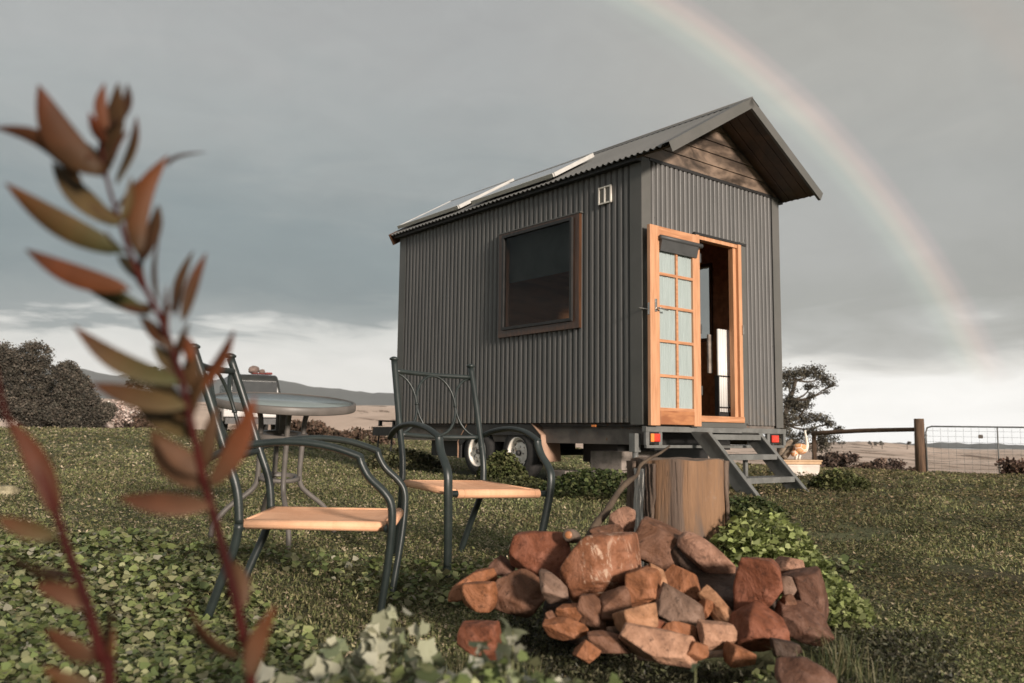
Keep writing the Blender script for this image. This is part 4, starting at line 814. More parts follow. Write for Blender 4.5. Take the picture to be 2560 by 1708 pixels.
def tree(name, base, trunk_pts, blobs, n, size, cols, label, cat='tree', group=None, limbs=True, shell=.55, tr=.12, spf=.12):
    base = Vector(base); t = empty(name, base); tag(t, label, cat, group)
    if trunk_pts:
        f = MB(); pts_ = [Vector(p) for p in trunk_pts]; f.tube(pts_, [tr*(1-.55*i_/(len(pts_)-1)) for i_ in range(len(pts_))], 9, 3)
        for (c, r) in blobs:
            if not limbs: break
            c = Vector(c); i_ = min(range(len(pts_)), key=lambda q: (pts_[q]-c).length+(0 if pts_[q].z < c.z else 5)); s = pts_[i_]
            mid = (s+c)/2+Vector((random.uniform(-.1, .1), random.uniform(-.1, .1), -.12*(c-s).length)); f.tube([s, mid, c], [tr*.40, tr*.25, tr*.08], 6, 3)
            for _ in range(3):
                e = c+Vector((random.uniform(-1, 1)*r[0], random.uniform(-1, 1)*r[1], random.uniform(-.3, .8)*r[2]))*.8; f.tube([(mid+c)/2, (c+e)/2+Vector((0, 0, -.05)), e], [tr*.16, tr*.1, tr*.03], 5, 2)
        f.build('trunk', 'trunk', t)
    vol = np.array([r[0]*r[1]+r[0]*r[2] for c, r in blobs]); cnt = np.maximum(20, (n*vol/vol.sum())).astype(int); P = []; TT = []
    for (c, r), m_ in zip(blobs, cnt):
        # sub-clumps on the blob surface, leaves gathered round them
        ns = max(6, int(m_/70)); d = RNG.normal(size=(ns, 3)); d /= np.linalg.norm(d, axis=1)[:, None]; d *= (shell+(1-shell)*RNG.random((ns, 1)))
        cc = np.array(c)+d*np.array(r); idx = RNG.integers(0, ns, m_); sp_ = spf*np.mean(r)+.03
        P.append(cc[idx]+RNG.normal(size=(m_, 3))*np.array([sp_, sp_, sp_*.7])); br = (RNG.normal(size=ns)*.20+1+.25*d[:, 2])*.85; TT.append(np.clip(br[idx], .5, 1.6))  # clump tint rises with height, lit tops put into the colour
    P = np.concatenate(P); TT = np.concatenate(TT); m_ = len(P)
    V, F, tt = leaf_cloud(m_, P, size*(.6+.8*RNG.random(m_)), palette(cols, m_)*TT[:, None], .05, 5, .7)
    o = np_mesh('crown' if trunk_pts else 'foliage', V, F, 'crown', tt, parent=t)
    return t
def fix_local(t):   # children were built in world space: shift them to their thing
    inv = Matrix.Translation(-t.location)
    for ch_ in t.children:
        ch_.data.transform(inv)
    return t
DK = [(.125, .104, .080), (.098, .086, .066), (.080, .075, .055), (.155, .128, .100), (.060, .056, .044)]
PN = [(.72, .58, .52), (.60, .47, .41), (.38, .28, .23), (.78, .66, .60)]
def P3(px_, py_, Y_): v = at(px_, py_, Y_); return (v.x, v.y, v.z)
def blob(px_, py_, Y_, rx, ry, dz=None): s = Y_/FPX; return (P3(px_, py_, Y_), (rx*s, rx*s*.9, ry*s))
# left: big dark trees
Y_ = 30; b0 = at(60, 1080, Y_)
fix_local(tree('broadleaf_tree', (b0.x, b0.y, g1(b0.x, b0.y)), [(b0.x, b0.y, g1(b0.x, b0.y)-.3), P3(60, 1020, Y_), P3(50, 930, Y_)],
  [blob(25, 893, Y_, 44, 38), blob(92, 888, Y_, 36, 34), blob(60, 925, Y_, 40, 30), blob(10, 950, Y_, 42, 38), blob(112, 935, Y_, 32, 34), blob(75, 975, Y_, 44, 34), blob(125, 985, Y_, 34, 34), blob(20, 1010, Y_, 50, 36), blob(80, 1035, Y_, 55, 36), blob(130, 1040, Y_, 40, 36), blob(-40, 920, Y_, 50, 55), blob(-60, 1010, Y_, 60, 60)],
  60000, .060, DK, 'tallest dark round-crowned tree at the left edge', 'tree', 'dark trees at the left', tr=.22))
Y_ = 28; b0 = at(190, 1082, Y_)
fix_local(tree('broadleaf_tree', (b0.x, b0.y, g1(b0.x, b0.y)), [(b0.x, b0.y, g1(b0.x, b0.y)-.3), P3(185, 1040, Y_), P3(175, 970, Y_)],
  [blob(168, 932, Y_, 28, 30), blob(200, 965, Y_, 30, 28), blob(165, 980, Y_, 30, 30), blob(225, 1000, Y_, 28, 26), blob(262, 1030, Y_, 26, 24), blob(165, 1035, Y_, 40, 36), blob(195, 1015, Y_, 28, 26), blob(235, 1045, Y_, 30, 24), blob(210, 1055, Y_, 30, 22)],
  36000, .058, DK, 'lower dark tree sloping down to the right of the tallest one', 'tree', 'dark trees at the left', tr=.16))
Y_ = 36; b0 = at(400, 1082, Y_)
fix_local(tree('broadleaf_tree', (b0.x, b0.y, g1(b0.x, b0.y)-.1), [(b0.x, b0.y, g1(b0.x, b0.y)-.3), P3(395, 1030, Y_), P3(385, 975, Y_)],
  [blob(360, 948, Y_, 34, 15), blob(395, 938, Y_, 36, 17), blob(335, 962, Y_, 20, 10), blob(400, 968, Y_, 26, 12), blob(430, 950, Y_, 26, 18)],
  6000, .09, DK, 'small flat-topped tree with pale bare branches, behind the red-leaved shrub', 'tree', None, tr=.11))
for k, (cx, cy, rx, ry, lab) in enumerate(((228, 1052, 34, 30, 'pale pink blossoming bush under the lower dark tree'), (312, 1040, 52, 36, 'pale pink blossoming bush beside the left dark trees, the wider one'))):
    Y_ = 30+k*3; b0 = at(cx, 1082, Y_); gz_ = g1(b0.x, b0.y)
    fix_local(tree('blossom_bush', (b0.x, b0.y, gz_), [(b0.x, b0.y, gz_-.2), P3(cx+4, cy+8, Y_)], [blob(cx, cy, Y_, rx, ry), blob(cx+rx*.5, cy+10, Y_, rx*.6, ry*.7), blob(cx-rx*.5, cy+14, Y_, rx*.5, ry*.6)], 2600, .10, PN, lab, 'bush', 'blossoming bushes', tr=.05))
BR = [(.14, .085, .055), (.10, .065, .042), (.19, .12, .085), (.085, .06, .035)]
def shrub(px_, py_, Y_, rx, ry, n, cols, label, size=.08, group=None, name='shrub', cat='shrub'):
    b0 = at(px_, py_, Y_); z0 = g1(b0.x, b0.y); s = Y_/FPX; bl = []
    for k in range(4): bl.append(((b0.x+random.uniform(-.55, .55)*rx*s, b0.y+random.uniform(-.3, .3)*rx*s, z0+ry*s*random.uniform(.3, .65)), (rx*s*random.uniform(.4, .6), rx*s*.5, ry*s*random.uniform(.35, .6))))
    return fix_local(tree(name, (b0.x, b0.y, z0), [(b0.x, b0.y, z0-.05), (b0.x+.02, b0.y, z0+ry*s*.5)], bl, n, size, cols, label, cat, group, tr=.02*max(.3, rx*s)))
SG = 'brown shrubs along the edge of the lawn'
shrub(345, 1085, 26, 55, 42, 3000, BR, 'brown shrub in front of the blossoming bush, left of the car', group=SG)
shrub(790, 1112, 23, 62, 44, 3500, BR, 'brown shrub just right of the table legs', group=SG)
shrub(870, 1114, 22, 55, 28, 2500, BR, 'lower brown shrub between the table and the house, in the middle', group=SG)
shrub(945, 1116, 21, 42, 18, 1500, BR, 'smallest brown shrub beside the trailer drawbar', group=SG)
shrub(735, 1104, 25, 45, 38, 2200, BR, 'brown shrub directly behind the table legs', group=SG)
SR = 'brown shrubs behind the rail fence'
shrub(2105, 1190, 24, 55, 60, 4200, [(.12, .08, .062), (.085, .06, .045), (.16, .105, .08)], 'tallest brown shrub behind the rail, right of the thin post', group=SR)
shrub(2165, 1192, 25, 40, 36, 2200, BR, 'mid-sized brown shrub behind the middle of the rail', group=SR)
shrub(2215, 1192, 26, 52, 50, 3200, [(.15, .095, .075), (.12, .08, .062), (.2, .14, .105)], 'bushy brown shrub behind the rail, left of the thick post', group=SR)
shrub(2285, 1192, 26, 34, 26, 1600, BR, 'low brown shrub at the foot of the thick post', group=SR)
shrub(2545, 1212, 14, 48, 50, 2600, [(.14, .08, .055), (.10, .055, .04), (.18, .11, .07)], 'reddish brown shrub at the right edge in front of the gate', size=.05)
# right: umbrella-crowned tree beside the house
Y_ = 40; DKG = [(.12, .105, .078), (.090, .080, .058), (.070, .062, .048), (.15, .135, .09)]
b0 = at(1955, 1180, Y_); gz_ = g1(b0.x, b0.y)
fix_local(tree('spreading_tree', (b0.x, b0.y, gz_), [(b0.x, b0.y, gz_-.2), P3(1950, 1120, Y_), P3(1958, 1060, Y_), P3(1975, 1000, Y_), P3(1990, 950, Y_)],
  [blob(1985, 935, Y_, 34, 11), blob(2025, 930, Y_, 36, 13), blob(2055, 945, Y_, 26, 11), blob(2078, 962, Y_, 17, 8), blob(2030, 965, Y_, 20, 7), blob(1975, 965, Y_, 24, 12), blob(1955, 940, Y_, 18, 10), blob(2065, 978, Y_, 9, 6),
   blob(2028, 992, Y_, 14, 8), blob(1965, 1000, Y_, 24, 14), blob(1990, 1020, Y_, 34, 16), blob(2020, 1010, Y_, 14, 14), blob(1970, 1045, Y_, 34, 18), blob(2010, 1050, Y_, 24, 16), blob(2045, 1045, Y_, 26, 11), blob(2070, 1060, Y_, 18, 9), blob(2095, 1070, Y_, 13, 9),
   blob(2020, 1075, Y_, 24, 14), blob(1960, 1080, Y_, 26, 18), blob(1990, 1100, Y_, 26, 18), blob(2065, 1095, Y_, 24, 14), blob(2050, 1115, Y_, 24, 16), blob(1925, 1010, Y_, 25, 40), blob(1925, 1090, Y_, 25, 30)],
  15000, .075, DKG, 'flat-topped spreading tree rising beyond the right corner of the house', 'tree', None, shell=.35, tr=.17, spf=.27))
# scrub on the far right ridge
for k, (cx, w_) in enumerate(((2105, 10), (2180, 14), (2205, 9), (2268, 8))):
    Yk = 560; b0 = at(cx, 1112, Yk); z_ = b0.z
    fix_local(tree('distant_tree', (b0.x, b0.y, z_-2), [(b0.x, b0.y, z_-3), (b0.x, b0.y, z_+.5)], [blob(cx, 1108, Yk, w_, 4.5)], 260, .9, [(.14, .12, .09), (.11, .10, .075)], 'distant tree on the pale ridge, '+['leftmost', 'the widest', 'between the widest one and the thick post', 'rightmost, nearest the thick post'][k], 'tree', 'trees on the distant ridge', limbs=False, tr=.3))

# ------------------------------------------------------------------ fence and gate
pA = at(2037, 1190, 20.0); pB = at(2301, 1192, 17.8); zA = g1(pA.x, pA.y); zB = g1(pB.x, pB.y)
fn = empty('rail_fence', (pA.x, pA.y, zA)); tag(fn, 'weathered timber rail fence with a thin and a thick post beside the gate', 'fence')
f = MB(); tA = at(2037, 1082, 20.0); f.tube([(pA.x, pA.y, zA-.15), (pA.x+.005, pA.y, tA.z-.03)], [.055, .05], 10); o = f.build('post', 'postwood', fn); o.data.transform(Matrix.Translation(-fn.location))
f = MB(); tB = at(2297, 1047, 17.8); q = at(2301, 1192, 17.8); f.tube([(q.x+.02, q.y, zB-.2), (tB.x, tB.y, tB.z)], [.115, .098], 14); o = f.build('post', 'postwood', fn); o.data.transform(Matrix.Translation(-fn.location))
f = MB(); a = at(2030, 1084, 19.95); b_ = at(2290, 1074, 17.9); f.tube([a, (a+b_)/2+Vector((0, 0, .02)), b_], [.052, .048, .043], 9, 3); o = f.build('rail', 'postwood', fn); o.data.transform(Matrix.Translation(-fn.location))
gt = empty('mesh_gate', (pB.x+.15, pB.y, zB)); tag(gt, 'wire mesh farm gate with a rounded tubular frame and small grey tag', 'gate')
ga = at(2314, 1066, 17.7); gd = (at(2560, 1072, 16.4)-ga); gd.z = 0; gd.normalize(); GH = .98; GL = 3.3; gdz = -.01
def G(a_, h): return ga+gd*a_+Vector((0, 0, -GH+h+a_*gdz))
f = MB(); f.tube([G(0, .05), G(0, GH-.12), G(.03, GH-.03), G(.12, GH), G(GL, GH), G(GL, .05), G(0, .05)], .016, 8); f.build('gate_frame', 'steel', gt)
f = MB(); f.tube([G(1.34, .04), G(1.34, GH)], .014, 8); f.build('gate_brace', 'steel', gt)
f = MB(); k = .14
while k < GL: f.tube([G(k, .04), G(k, GH)], .0022, 4, caps=False); k += .145
for k in range(8): f.tube([G(0, .12+k*.11), G(GL, .12+k*.11)], .0022, 4, caps=False)
f.build('wire_mesh', 'steel', gt)
f = MB(); c = G(1.03, GH-.19); f.obox(c-Vector((0, .01, 0)), gd, Vector((0, 0, 1)), gd.cross(Vector((0, 0, 1))), .085, .07, .004); f.build('tag_plate', 'concrete', gt)
f = MB()
for h in (.15, .80): f.tube([G(-.08, h), G(.02, h)], .01, 6)
f.build('hinge', 'steel', gt)
for o in gt.children: o.data.transform(Matrix.Translation(-gt.location))

# ------------------------------------------------------------------ planter tub, bird, driftwood
p = at(1990, 1210, 12.0); zt_ = at(1990, 1149, 12.0).z; g0 = g1(p.x, p.y); tu = empty('planter_tub', (p.x, p.y, g0), (0, 0, R(12))); tag(tu, 'weathered white tub with a tan timber rim behind the steps', 'planter tub'); hT = zt_-g0
f = MB(); f.prism([(-.27, -.02), (.21, -.02), (.245, hT*.4), (.25, hT-.06), (-.30, hT-.06)], 'Y', -.2, .2); f.box((-.30, -.208, hT*.58), (.252, -.2005, hT*.62)); f.build('tub_body', 'tubwhite', tu, auto=30)
f = MB(); f.box((-.32, -.225, hT-.06), (.262, .225, hT-.022), .006); f.box((-.33, -.24, hT-.022), (.275, .24, hT), .01); f.build('tub_rim', 'tubrim', tu)
# bird ornament
s = 12.0/FPX; bd = empty('bird_ornament', (at(2002, 1149, 11.95).x, 11.95, g0+hT)); tag(bd, 'long-necked bird ornament with orange swirled body standing on the white tub', 'ornament')
def B(px_, py_): v = at(px_, py_, 11.95); return v-bd.location
def ellip(mb, c, r, rotY=0, seg=20):
    bm = bmesh.new(); bmesh.ops.create_icosphere(bm, subdivisions=3, radius=1); mt = Matrix.Rotation(rotY, 3, 'Y')
    mb.add([Vector(c)+mt@Vector((v.co.x*r[0], v.co.y*r[1], v.co.z*r[2])) for v in bm.verts], [[v.index for v in f_.verts] for f_ in bm.faces], True); bm.free()
f = MB(); ellip(f, B(2000, 1124), (17*s, 13*s, 11.5*s), R(12)); ellip(f, B(1986, 1133), (10*s, 9*s, 8*s), R(-30)); ellip(f, B(1999, 1115), (16*s, 11*s, 6*s)); f.build('body', 'swirl', bd)
f = MB(); f.tube([B(2013, 1128), B(2017.5, 1115), B(2016, 1100), B(2013, 1083), B(2011, 1079)], [5.5*s, 4.5*s, 3.4*s, 2.7*s, 2.2*s], 10, 4); f.tube([B(2011, 1079), B(2014, 1077.5), B(2017, 1077)], [2.6*s, 1.6*s, .4*s], 8, 2); f.build('neck', 'neckwhite', bd)
f = MB(); f.tube([B(1992, 1134), B(1991, 1141), B(1989.5, 1149)], [4*s, 3.3*s, 3.6*s], 8); f.tube([B(2001, 1138), B(1999, 1144), B(1998, 1149)], [3*s, 2.2*s, 3.2*s], 8); f.build('leg', 'neckwhite', bd)
f = MB(); f.tube([P3(1950, 1150, 12.1), P3(1956, 1128, 12.1), P3(1968, 1112, 12.1), P3(1980, 1101, 12.1)], [.055, .06, .045, .022], 10, 4); f.tube([P3(1958, 1146, 12.05), P3(1970, 1130, 12.05), P3(1983, 1114, 12.0)], [.05, .045, .02], 9, 3)
tag(f.build('driftwood', 'driftwood'), 'curved grey driftwood logs resting on the tub behind the bird ornament', 'driftwood')

# ------------------------------------------------------------------ parked car behind the table
cp = at(640, 1103, 26.0); cz = g1(cp.x, cp.y); car = empty('parked_car', (cp.x-.1, cp.y, cz), (0, 0, R(24))); tag(car, 'grey four-wheel drive with dark roof parked behind the patio table', 'car')
# local: rear face at y=0 looking to -y, car runs to +y, x across (-.9..+.9)
f = MB(); side = [(0, .52), (-.06, .60), (-.05, .98), (.0, 1.05), (3.3, 1.05), (4.2, .98), (4.42, .85), (4.45, .5), (4.2, .38), (.2, .38)]
f.prism(side, 'X', -.88, .88); f.build('body', 'ute', car, auto=40)
f = MB(); pr = [(.02, 1.05), (.12, 1.70), (.25, 1.82), (2.3, 1.84), (2.5, 1.78), (3.25, 1.06)]; n_ = len(pr)
vs = [(-.84+.16*max(0, (z-1.05)/.78), y, z) for y, z in pr]+[(.84-.16*max(0, (z-1.05)/.78), y, z) for y, z in pr]
f.add(vs, [tuple(range(n_))[::-1], tuple(range(n_, 2*n_))]+[(i_, (i_+1) % n_, n_+(i_+1) % n_, n_+i_) for i_ in range(n_)]); o = f.build('cabin', 'utedark', car, auto=20)
bv = o.modifiers.new('b', 'BEVEL'); bv.width = .16; bv.segments = 4
f = MB(); f.box((-.66, .015, 1.12), (.66, .05, 1.60), .01); f.build('rear_window', material('car_glass', (.02, .025, .027), (.02, .024, .026), .5, 2, spec=.2), car)
f = MB(); f.box((-.80, .6, 1.12), (-.775, 1.5, 1.55)); f.box((-.80, 1.6, 1.12), (-.775, 2.4, 1.55)); f.build('side_window', material('car_side_glass', (.30, .38, .40), (.2, .27, .29), .15, 2), car)
f = MB(); f.box((-.90, -.14, .50), (.90, .02, .72), .03); f.build('bumper', 'ute', car)
f = MB(); f.box((-.82, -.02, .30), (.82, .3, .52)); f.build('underbody', 'black', car)
f = MB(); f.box((-.20, -.075, .82), (.20, -.062, .94), .003); f.build('number_plate', 'plate', car)
f = MB(); f.box((-.24, -.085, .955), (.24, -.055, .985), .004); f.build('plate_trim', 'tubrim', car)
def txt(s_, h, mat, parent, loc, rot):
    cu = bpy.data.curves.new('t', 'FONT'); cu.body = s_; cu.size = h; cu.extrude = .003; cu.align_x = 'CENTER'; o_ = bpy.data.objects.new('t', cu); C.objects.link(o_)
    dg = bpy.context.evaluated_depsgraph_get(); me = bpy.data.meshes.new_from_object(o_.evaluated_get(dg)); bpy.data.objects.remove(o_); me.materials.clear(); me.materials.append(M[mat])
    o_ = bpy.data.objects.new('plate_digits', me); C.objects.link(o_); o_.parent = parent; o_.location = loc; o_.rotation_euler = rot; return o_
txt('13 | 01', .10, 'black', car, (0, -.079, .845), (R(90), 0, 0))
for x in (-.83, .72):
    tl = MB(); tl.box((x, -.075, .76), (x+.11, -.05, .98), .008); tl.build('tail_light', 'amber' if x < 0 else 'redlens', car)
for x in (-.90, .68):
    for y in (.85, 3.5):
        wh = empty('wheel', (x, y, .36)); wh.parent = car; f = MB(); f.lathe([(.20, 0), (.33, .0), (.36, .04), (.36, .18), (.33, .22), (.20, .22), (.20, 0)], 28, 'X', caps=False); f.build('tyre', 'rubber', wh)
        f = MB(); f.lathe([(.001, .03), (.10, .02), (.19, .03), (.21, .01)], 20, 'X'); f.build('rim', 'steel', wh)
fm = car.matrix_basis if False else Matrix.Translation(car.location) @ Matrix.Rotation(R(24), 4, 'Z')
def carat(x, y, z): return fm @ Vector((x, y, z))
for k, (x, y, z, r, lab) in enumerate(((.02, .55, 1.98, (.16, .22, .13), 'larger brown canvas bundle on the roof of the parked car'), (.24, .50, 1.93, (.10, .15, .08), 'smaller brown canvas bundle on the right of the larger one on the car roof'))):
    me = rock_mesh(120+k, r[0]*2, r[2]*2, r[1]*2, 8, 8, .6); me.materials.append(M['cargo']); o = bpy.data.objects.new('canvas_bundle', me); C.objects.link(o); o.location = carat(x, y, z); tag(o, lab, 'bundle', 'canvas bundles on the car roof')
f = MB(); f.box((-.1, -.15, 0), (.50, .2, .025), .01); f.box((.30, -.12, .025), (.50, .12, .06), .02); o = f.build('folded_cover', 'redcloth'); o.location = carat(.05, .5, 1.85); o.rotation_euler = (0, 0, R(24)); tag(o, 'folded red cover lying on the dark roof of the parked car', 'cover')

# ------------------------------------------------------------------ red-leaved shrub in the foreground
def V2(x, y, Y_): return at(x*1.08936, y*1.08936, Y_)
def blade(f, b, tp, w_, bend=.0, tw=0.0, fold=.25, n=10, cols=None, tints=None, tone=None):
    b, tp = Vector(b), Vector(tp); ax_ = (tp-b); ln = ax_.length; ax_.normalize()
    view = Vector((0, 1, 0)); sdir = ax_.cross(view).normalized(); nv_ = sdir.cross(ax_).normalized()
    sd_ = (sdir*math.cos(tw)+nv_*math.sin(tw)); nn = ax_.cross(sd_)
    rows = []
    for i_ in range(n+1):
        t_ = i_/n; wd = w_*.5*(math.sin(math.pi*min(1, t_*.97+.03)**.85)**.8 if 0 < t_ < 1 else .04); c_ = b+ax_*ln*t_+sdir*bend*ln*math.sin(math.pi*t_)
        rows.append([c_-sd_*wd+nn*wd*fold, c_, c_+sd_*wd+nn*wd*fold])
    vs = [p_ for r_ in rows for p_ in r_]; fs = []
    for i_ in range(n):
        for q_ in (0, 1): fs.append((i_*3+q_, i_*3+q_+1, (i_+1)*3+q_+1, (i_+1)*3+q_)); tints.append(tuple(a_*(1-(i_/n))+b__*(i_/n) for a_, b__ in zip(tone[0], tone[1])))
    f.add(vs, fs, True)
GRN, OLV, RED, ORG, BRN, PNK, DRK = (.78, 1.9, 1.7), (.90, 1.7, 1.6), (.88, .70, .72), (1.35, 1.05, .75), (.68, .90, .88), (1.15, 1.5, 1.9), (.42, .48, .52)
def stem_plant(stem, leaves, Y0_, label, rs, extra=0):
    root = empty('red_leaved_shrub', (0, 0, 0)); pts_ = [V2(x, y, Y0_+dy) for x, y, dy in stem]
    b0 = pts_[0]; gx, gy = b0.x+.02, b0.y+.02; z0_ = g1(gx, gy); pts_ = [Vector((gx, gy, z0_-.02)), Vector(((gx+b0.x)/2+.004, (gy+b0.y)/2, (z0_+b0.z)/2))]+pts_
    root.location = (gx, gy, z0_); tag(root, label, 'shrub', 'red-leaved shrub stems in the foreground')
    f = MB(); f.tube(pts_, [rs*1.15, rs*1.1]+[rs*(1-.75*i_/(len(pts_)-3)) for i_ in range(len(pts_)-2)], 10, 4); o = f.build('stem', 'stemred', root); o.data.transform(Matrix.Translation(-root.location))
    f = MB(); tints = []
    for (bx, by, tx, ty, w_, bend, t0, t1, dy) in leaves:
        yb_ = Y0_+dy*.3
        blade(f, V2(bx, by, yb_), V2(tx, ty, Y0_+dy), w_*1.08936/FPX*Y0_*1.0, bend, random.uniform(-.75, .75), random.uniform(.15, .5), tints=tints, tone=(t0, t1))
    for i_ in range(5, len(stem)-1):
        for _ in range(extra):
            (x0, y0, _a), (x1_, y1_, _b) = stem[i_], stem[i_+1]; u_ = random.random(); bx, by = x0+(x1_-x0)*u_, y0+(y1_-y0)*u_; sgn = random.choice((-1, 1)); an = random.uniform(.25, 1.1)*sgn; ln = random.uniform(55, 125)
            dx_, dy_ = x1_-x0, y1_-y0; dl = math.hypot(dx_, dy_); dx_, dy_ = dx_/dl, dy_/dl; tx = bx+ln*(dx_*math.cos(an)-dy_*math.sin(an)); ty = by+ln*(dx_*math.sin(an)+dy_*math.cos(an)); tn = random.choice(((BRN, RED), (OLV, BRN), (DRK, BRN), (BRN, OLV)))
            dd = random.uniform(-.03, .07); blade(f, V2(bx, by, Y0_+dd*.2), V2(tx, ty, Y0_+dd), random.uniform(18, 34)*1.08936/FPX*Y0_, random.uniform(-.12, .12), random.uniform(-1, 1), .3, tints=tints, tone=tn)
    me = bpy.data.meshes.new('foliage'); me.from_pydata(f.v, [], f.f); me.polygons.foreach_set('use_smooth', [True]*len(f.f)); a_ = me.color_attributes.new('tint', 'FLOAT_COLOR', 'CORNER')
    cc = np.ones((len(f.f), 4, 4), np.float32); cc[:, :, :3] = np.array(tints)[:, None, :]; a_.data.foreach_set('color', cc.ravel()); me.materials.append(M['leafred']); o = bpy.data.objects.new('foliage', me); C.objects.link(o); o.parent = root
    me.transform(Matrix.Translation(-root.location)); md = o.modifiers.new('s', 'SOLIDIFY'); md.thickness = .0006
    return root
S1 = [(578, 1600, .0), (560, 1470, 0), (532, 1340, 0), (500, 1220, 0), (470, 1110, .0), (447, 1010, .0), (428, 920, .0), (400, 815, 0), (368, 730, 0), (330, 655, 0), (298, 580, 0), (272, 500, 0), (250, 430, 0), (238, 370, 0), (228, 300, 0)]
L1 = [(232, 405, 88, 195, 78, .10, BRN, RED, -.02), (240, 410, 272, 190, 70, -.06, BRN, BRN, .01), (245, 330, 205, 258, 34, 0, RED, (1.6, .9, .7), -.01), (268, 425, 314, 268, 42, -.10, OLV, RED, .02), (262, 300, 292, 192, 30, -.12, DRK, DRK, .02), (246, 300, 240, 190, 30, .1, ORG, RED, .0),
  (262, 520, 120, 372, 60, .05, OLV, BRN, .02), (190, 420, -20, 292, 44, -.16, BRN, RED, -.01), (288, 580, 12, 420, 62, .05, GRN, ORG, -.01), (318, 590, 386, 356, 58, .12, BRN, ORG, .02), (330, 600, 364, 470, 44, -.05, DRK, BRN, .04), (366, 700, 366, 545, 16, .05, BRN, DRK, .05),
  (382, 384, 474, 350, 12, .12, DRK, DRK, .10), (350, 722, 150, 620, 46, .0, GRN, OLV, .03), (300, 665, 58, 572, 52, .06, ORG, RED, -.01), (418, 740, 474, 580, 32, .04, BRN, RED, .04), (400, 730, 444, 575, 26, .05, DRK, BRN, .08), (385, 770, 384, 655, 26, 0, ORG, RED, 0),
  (415, 880, 168, 748, 56, .10, GRN, RED, -.02), (395, 800, 322, 725, 34, 0, RED, BRN, .02), (440, 830, 430, 770, 30, 0, ORG, RED, .0), (452, 905, 538, 758, 42, -.08, ORG, RED, .02), (455, 910, 440, 790, 38, .05, BRN, BRN, .03), (430, 935, 210, 880, 56, .04, OLV, RED, -.01),
  (430, 960, 345, 850, 44, .0, BRN, OLV, .03), (445, 1010, 300, 905, 58, .03, OLV, BRN, .04), (470, 1120, 345, 985, 74, .05, PNK, BRN, .02), (462, 1090, 360, 1010, 50, 0, PNK, PNK, .0), (485, 1165, 268, 1142, 62, .04, PNK, RED, -.02), (480, 1120, 586, 908, 50, -.07, PNK, (1.7, .95, .5), -.02),
  (478, 1080, 500, 930, 36, .05, BRN, PNK, .05), (500, 1090, 560, 960, 22, .05, BRN, BRN, .07), (558, 1510, 430, 1386, 46, .10, PNK, RED, .01), (572, 1560, 634, 1388, 44, .08, PNK, ORG, -.01), (556, 1400, 536, 1285, 38, -.08, PNK, BRN, .02), (418, 870, 350, 790, 40, 0, BRN, OLV, .01), (440, 960, 470, 850, 34, .0, BRN, BRN, .0)]
stem_plant(S1, L1, .66, 'tall red stem with long red and olive leaves, left foreground', .0040, 2)
S2 = [(252, 1610, .0), (235, 1520, 0), (212, 1430, 0), (188, 1350, 0), (158, 1270, 0), (132, 1190, .0), (100, 1110, 0), (66, 1050, .0), (24, 980, 0), (0, 900, 0), (-14, 820, 0)]
L2 = [(130, 1190, 20, 960, 52, -.05, RED, RED, .0), (128, 1235, -10, 1186, 46, .04, OLV, RED, -.01), (150, 1345, 5, 1268, 28, .0, DRK, DRK, .05), (150, 1250, 40, 1140, 26, .1, DRK, BRN, .06), (205, 1395, 78, 1342, 48, -.03, PNK, RED, .0), (232, 1512, 104, 1440, 50, .03, PNK, RED, .01),
  (240, 1520, 256, 1366, 34, -.05, BRN, DRK, .01), (246, 1590, 96, 1528, 42, .06, OLV, ORG, -.01), (250, 1570, 262, 1440, 24, 0, BRN, ORG, .03), (170, 1330, 90, 1300, 22, 0, DRK, DRK, .06)]
stem_plant(S2, L2, .60, 'shorter dark red stem curving out at the lower left edge of the picture', .0045)

# ------------------------------------------------------------------ ground cover
LAWN = [(.145, .178, .072), (.112, .142, .055), (.195, .215, .100), (.088, .110, .046), (.16, .150, .085), (.24, .240, .135)]
def sample(n, r0, r1, az0=-42, az1=40):
    r = np.exp(RNG.uniform(math.log(r0), math.log(r1), n)); a_ = np.radians(RNG.uniform(az0, az1, n)); return r*np.sin(a_), r*np.cos(a_), r
def inside_house(x, y, m_=0.0):
    c_, s_ = math.cos(YAW), math.sin(YAW); lx = (x-HX)*c_+(y-HY)*s_; ly = -(x-HX)*s_+(y-HY)*c_; return (lx > .15-m_) & (lx < W_+m_) & (ly > .15-m_) & (ly < L_+m_)
x, y, r = sample(560000, 1.3, 34); keep = ~((x > .25) & (x < 1.25) & (y > 2.55) & (y < 3.6)) & ~(inside_house(x, y)) ; 
pat = vnoise(x, y, .9, 11)+.6*vnoise(x, y, 2.7, 12)
bare = vnoise(x, y, 1.9, 61)+.7*vnoise(x, y, 5.5, 62)+.35*sstep(.5, 3, x); keep &= ((pat > -.6) & (bare < .75)) | (RNG.random(len(x)) < .22)
x, y, r, pat = x[keep], y[keep], r[keep], pat[keep]; n = len(x)
sz = (.0055+.0026*r**.95)*(.55+.9*RNG.random(n)); hgt = RNG.random(n)**1.5*(.015+.0025*r)*(1+.5*np.clip(pat, -1, 1))
tt = palette(LAWN, n, .12)*(1.22+.45*np.clip(pat, -1, 1))[:, None]*np.array([1.04, 1.0, .98]); dry = RNG.random(n) < .05+.07*(x < 0); tt[dry] = np.array([.46, .41, .29])*(.8+.5*RNG.random((dry.sum(), 1)))
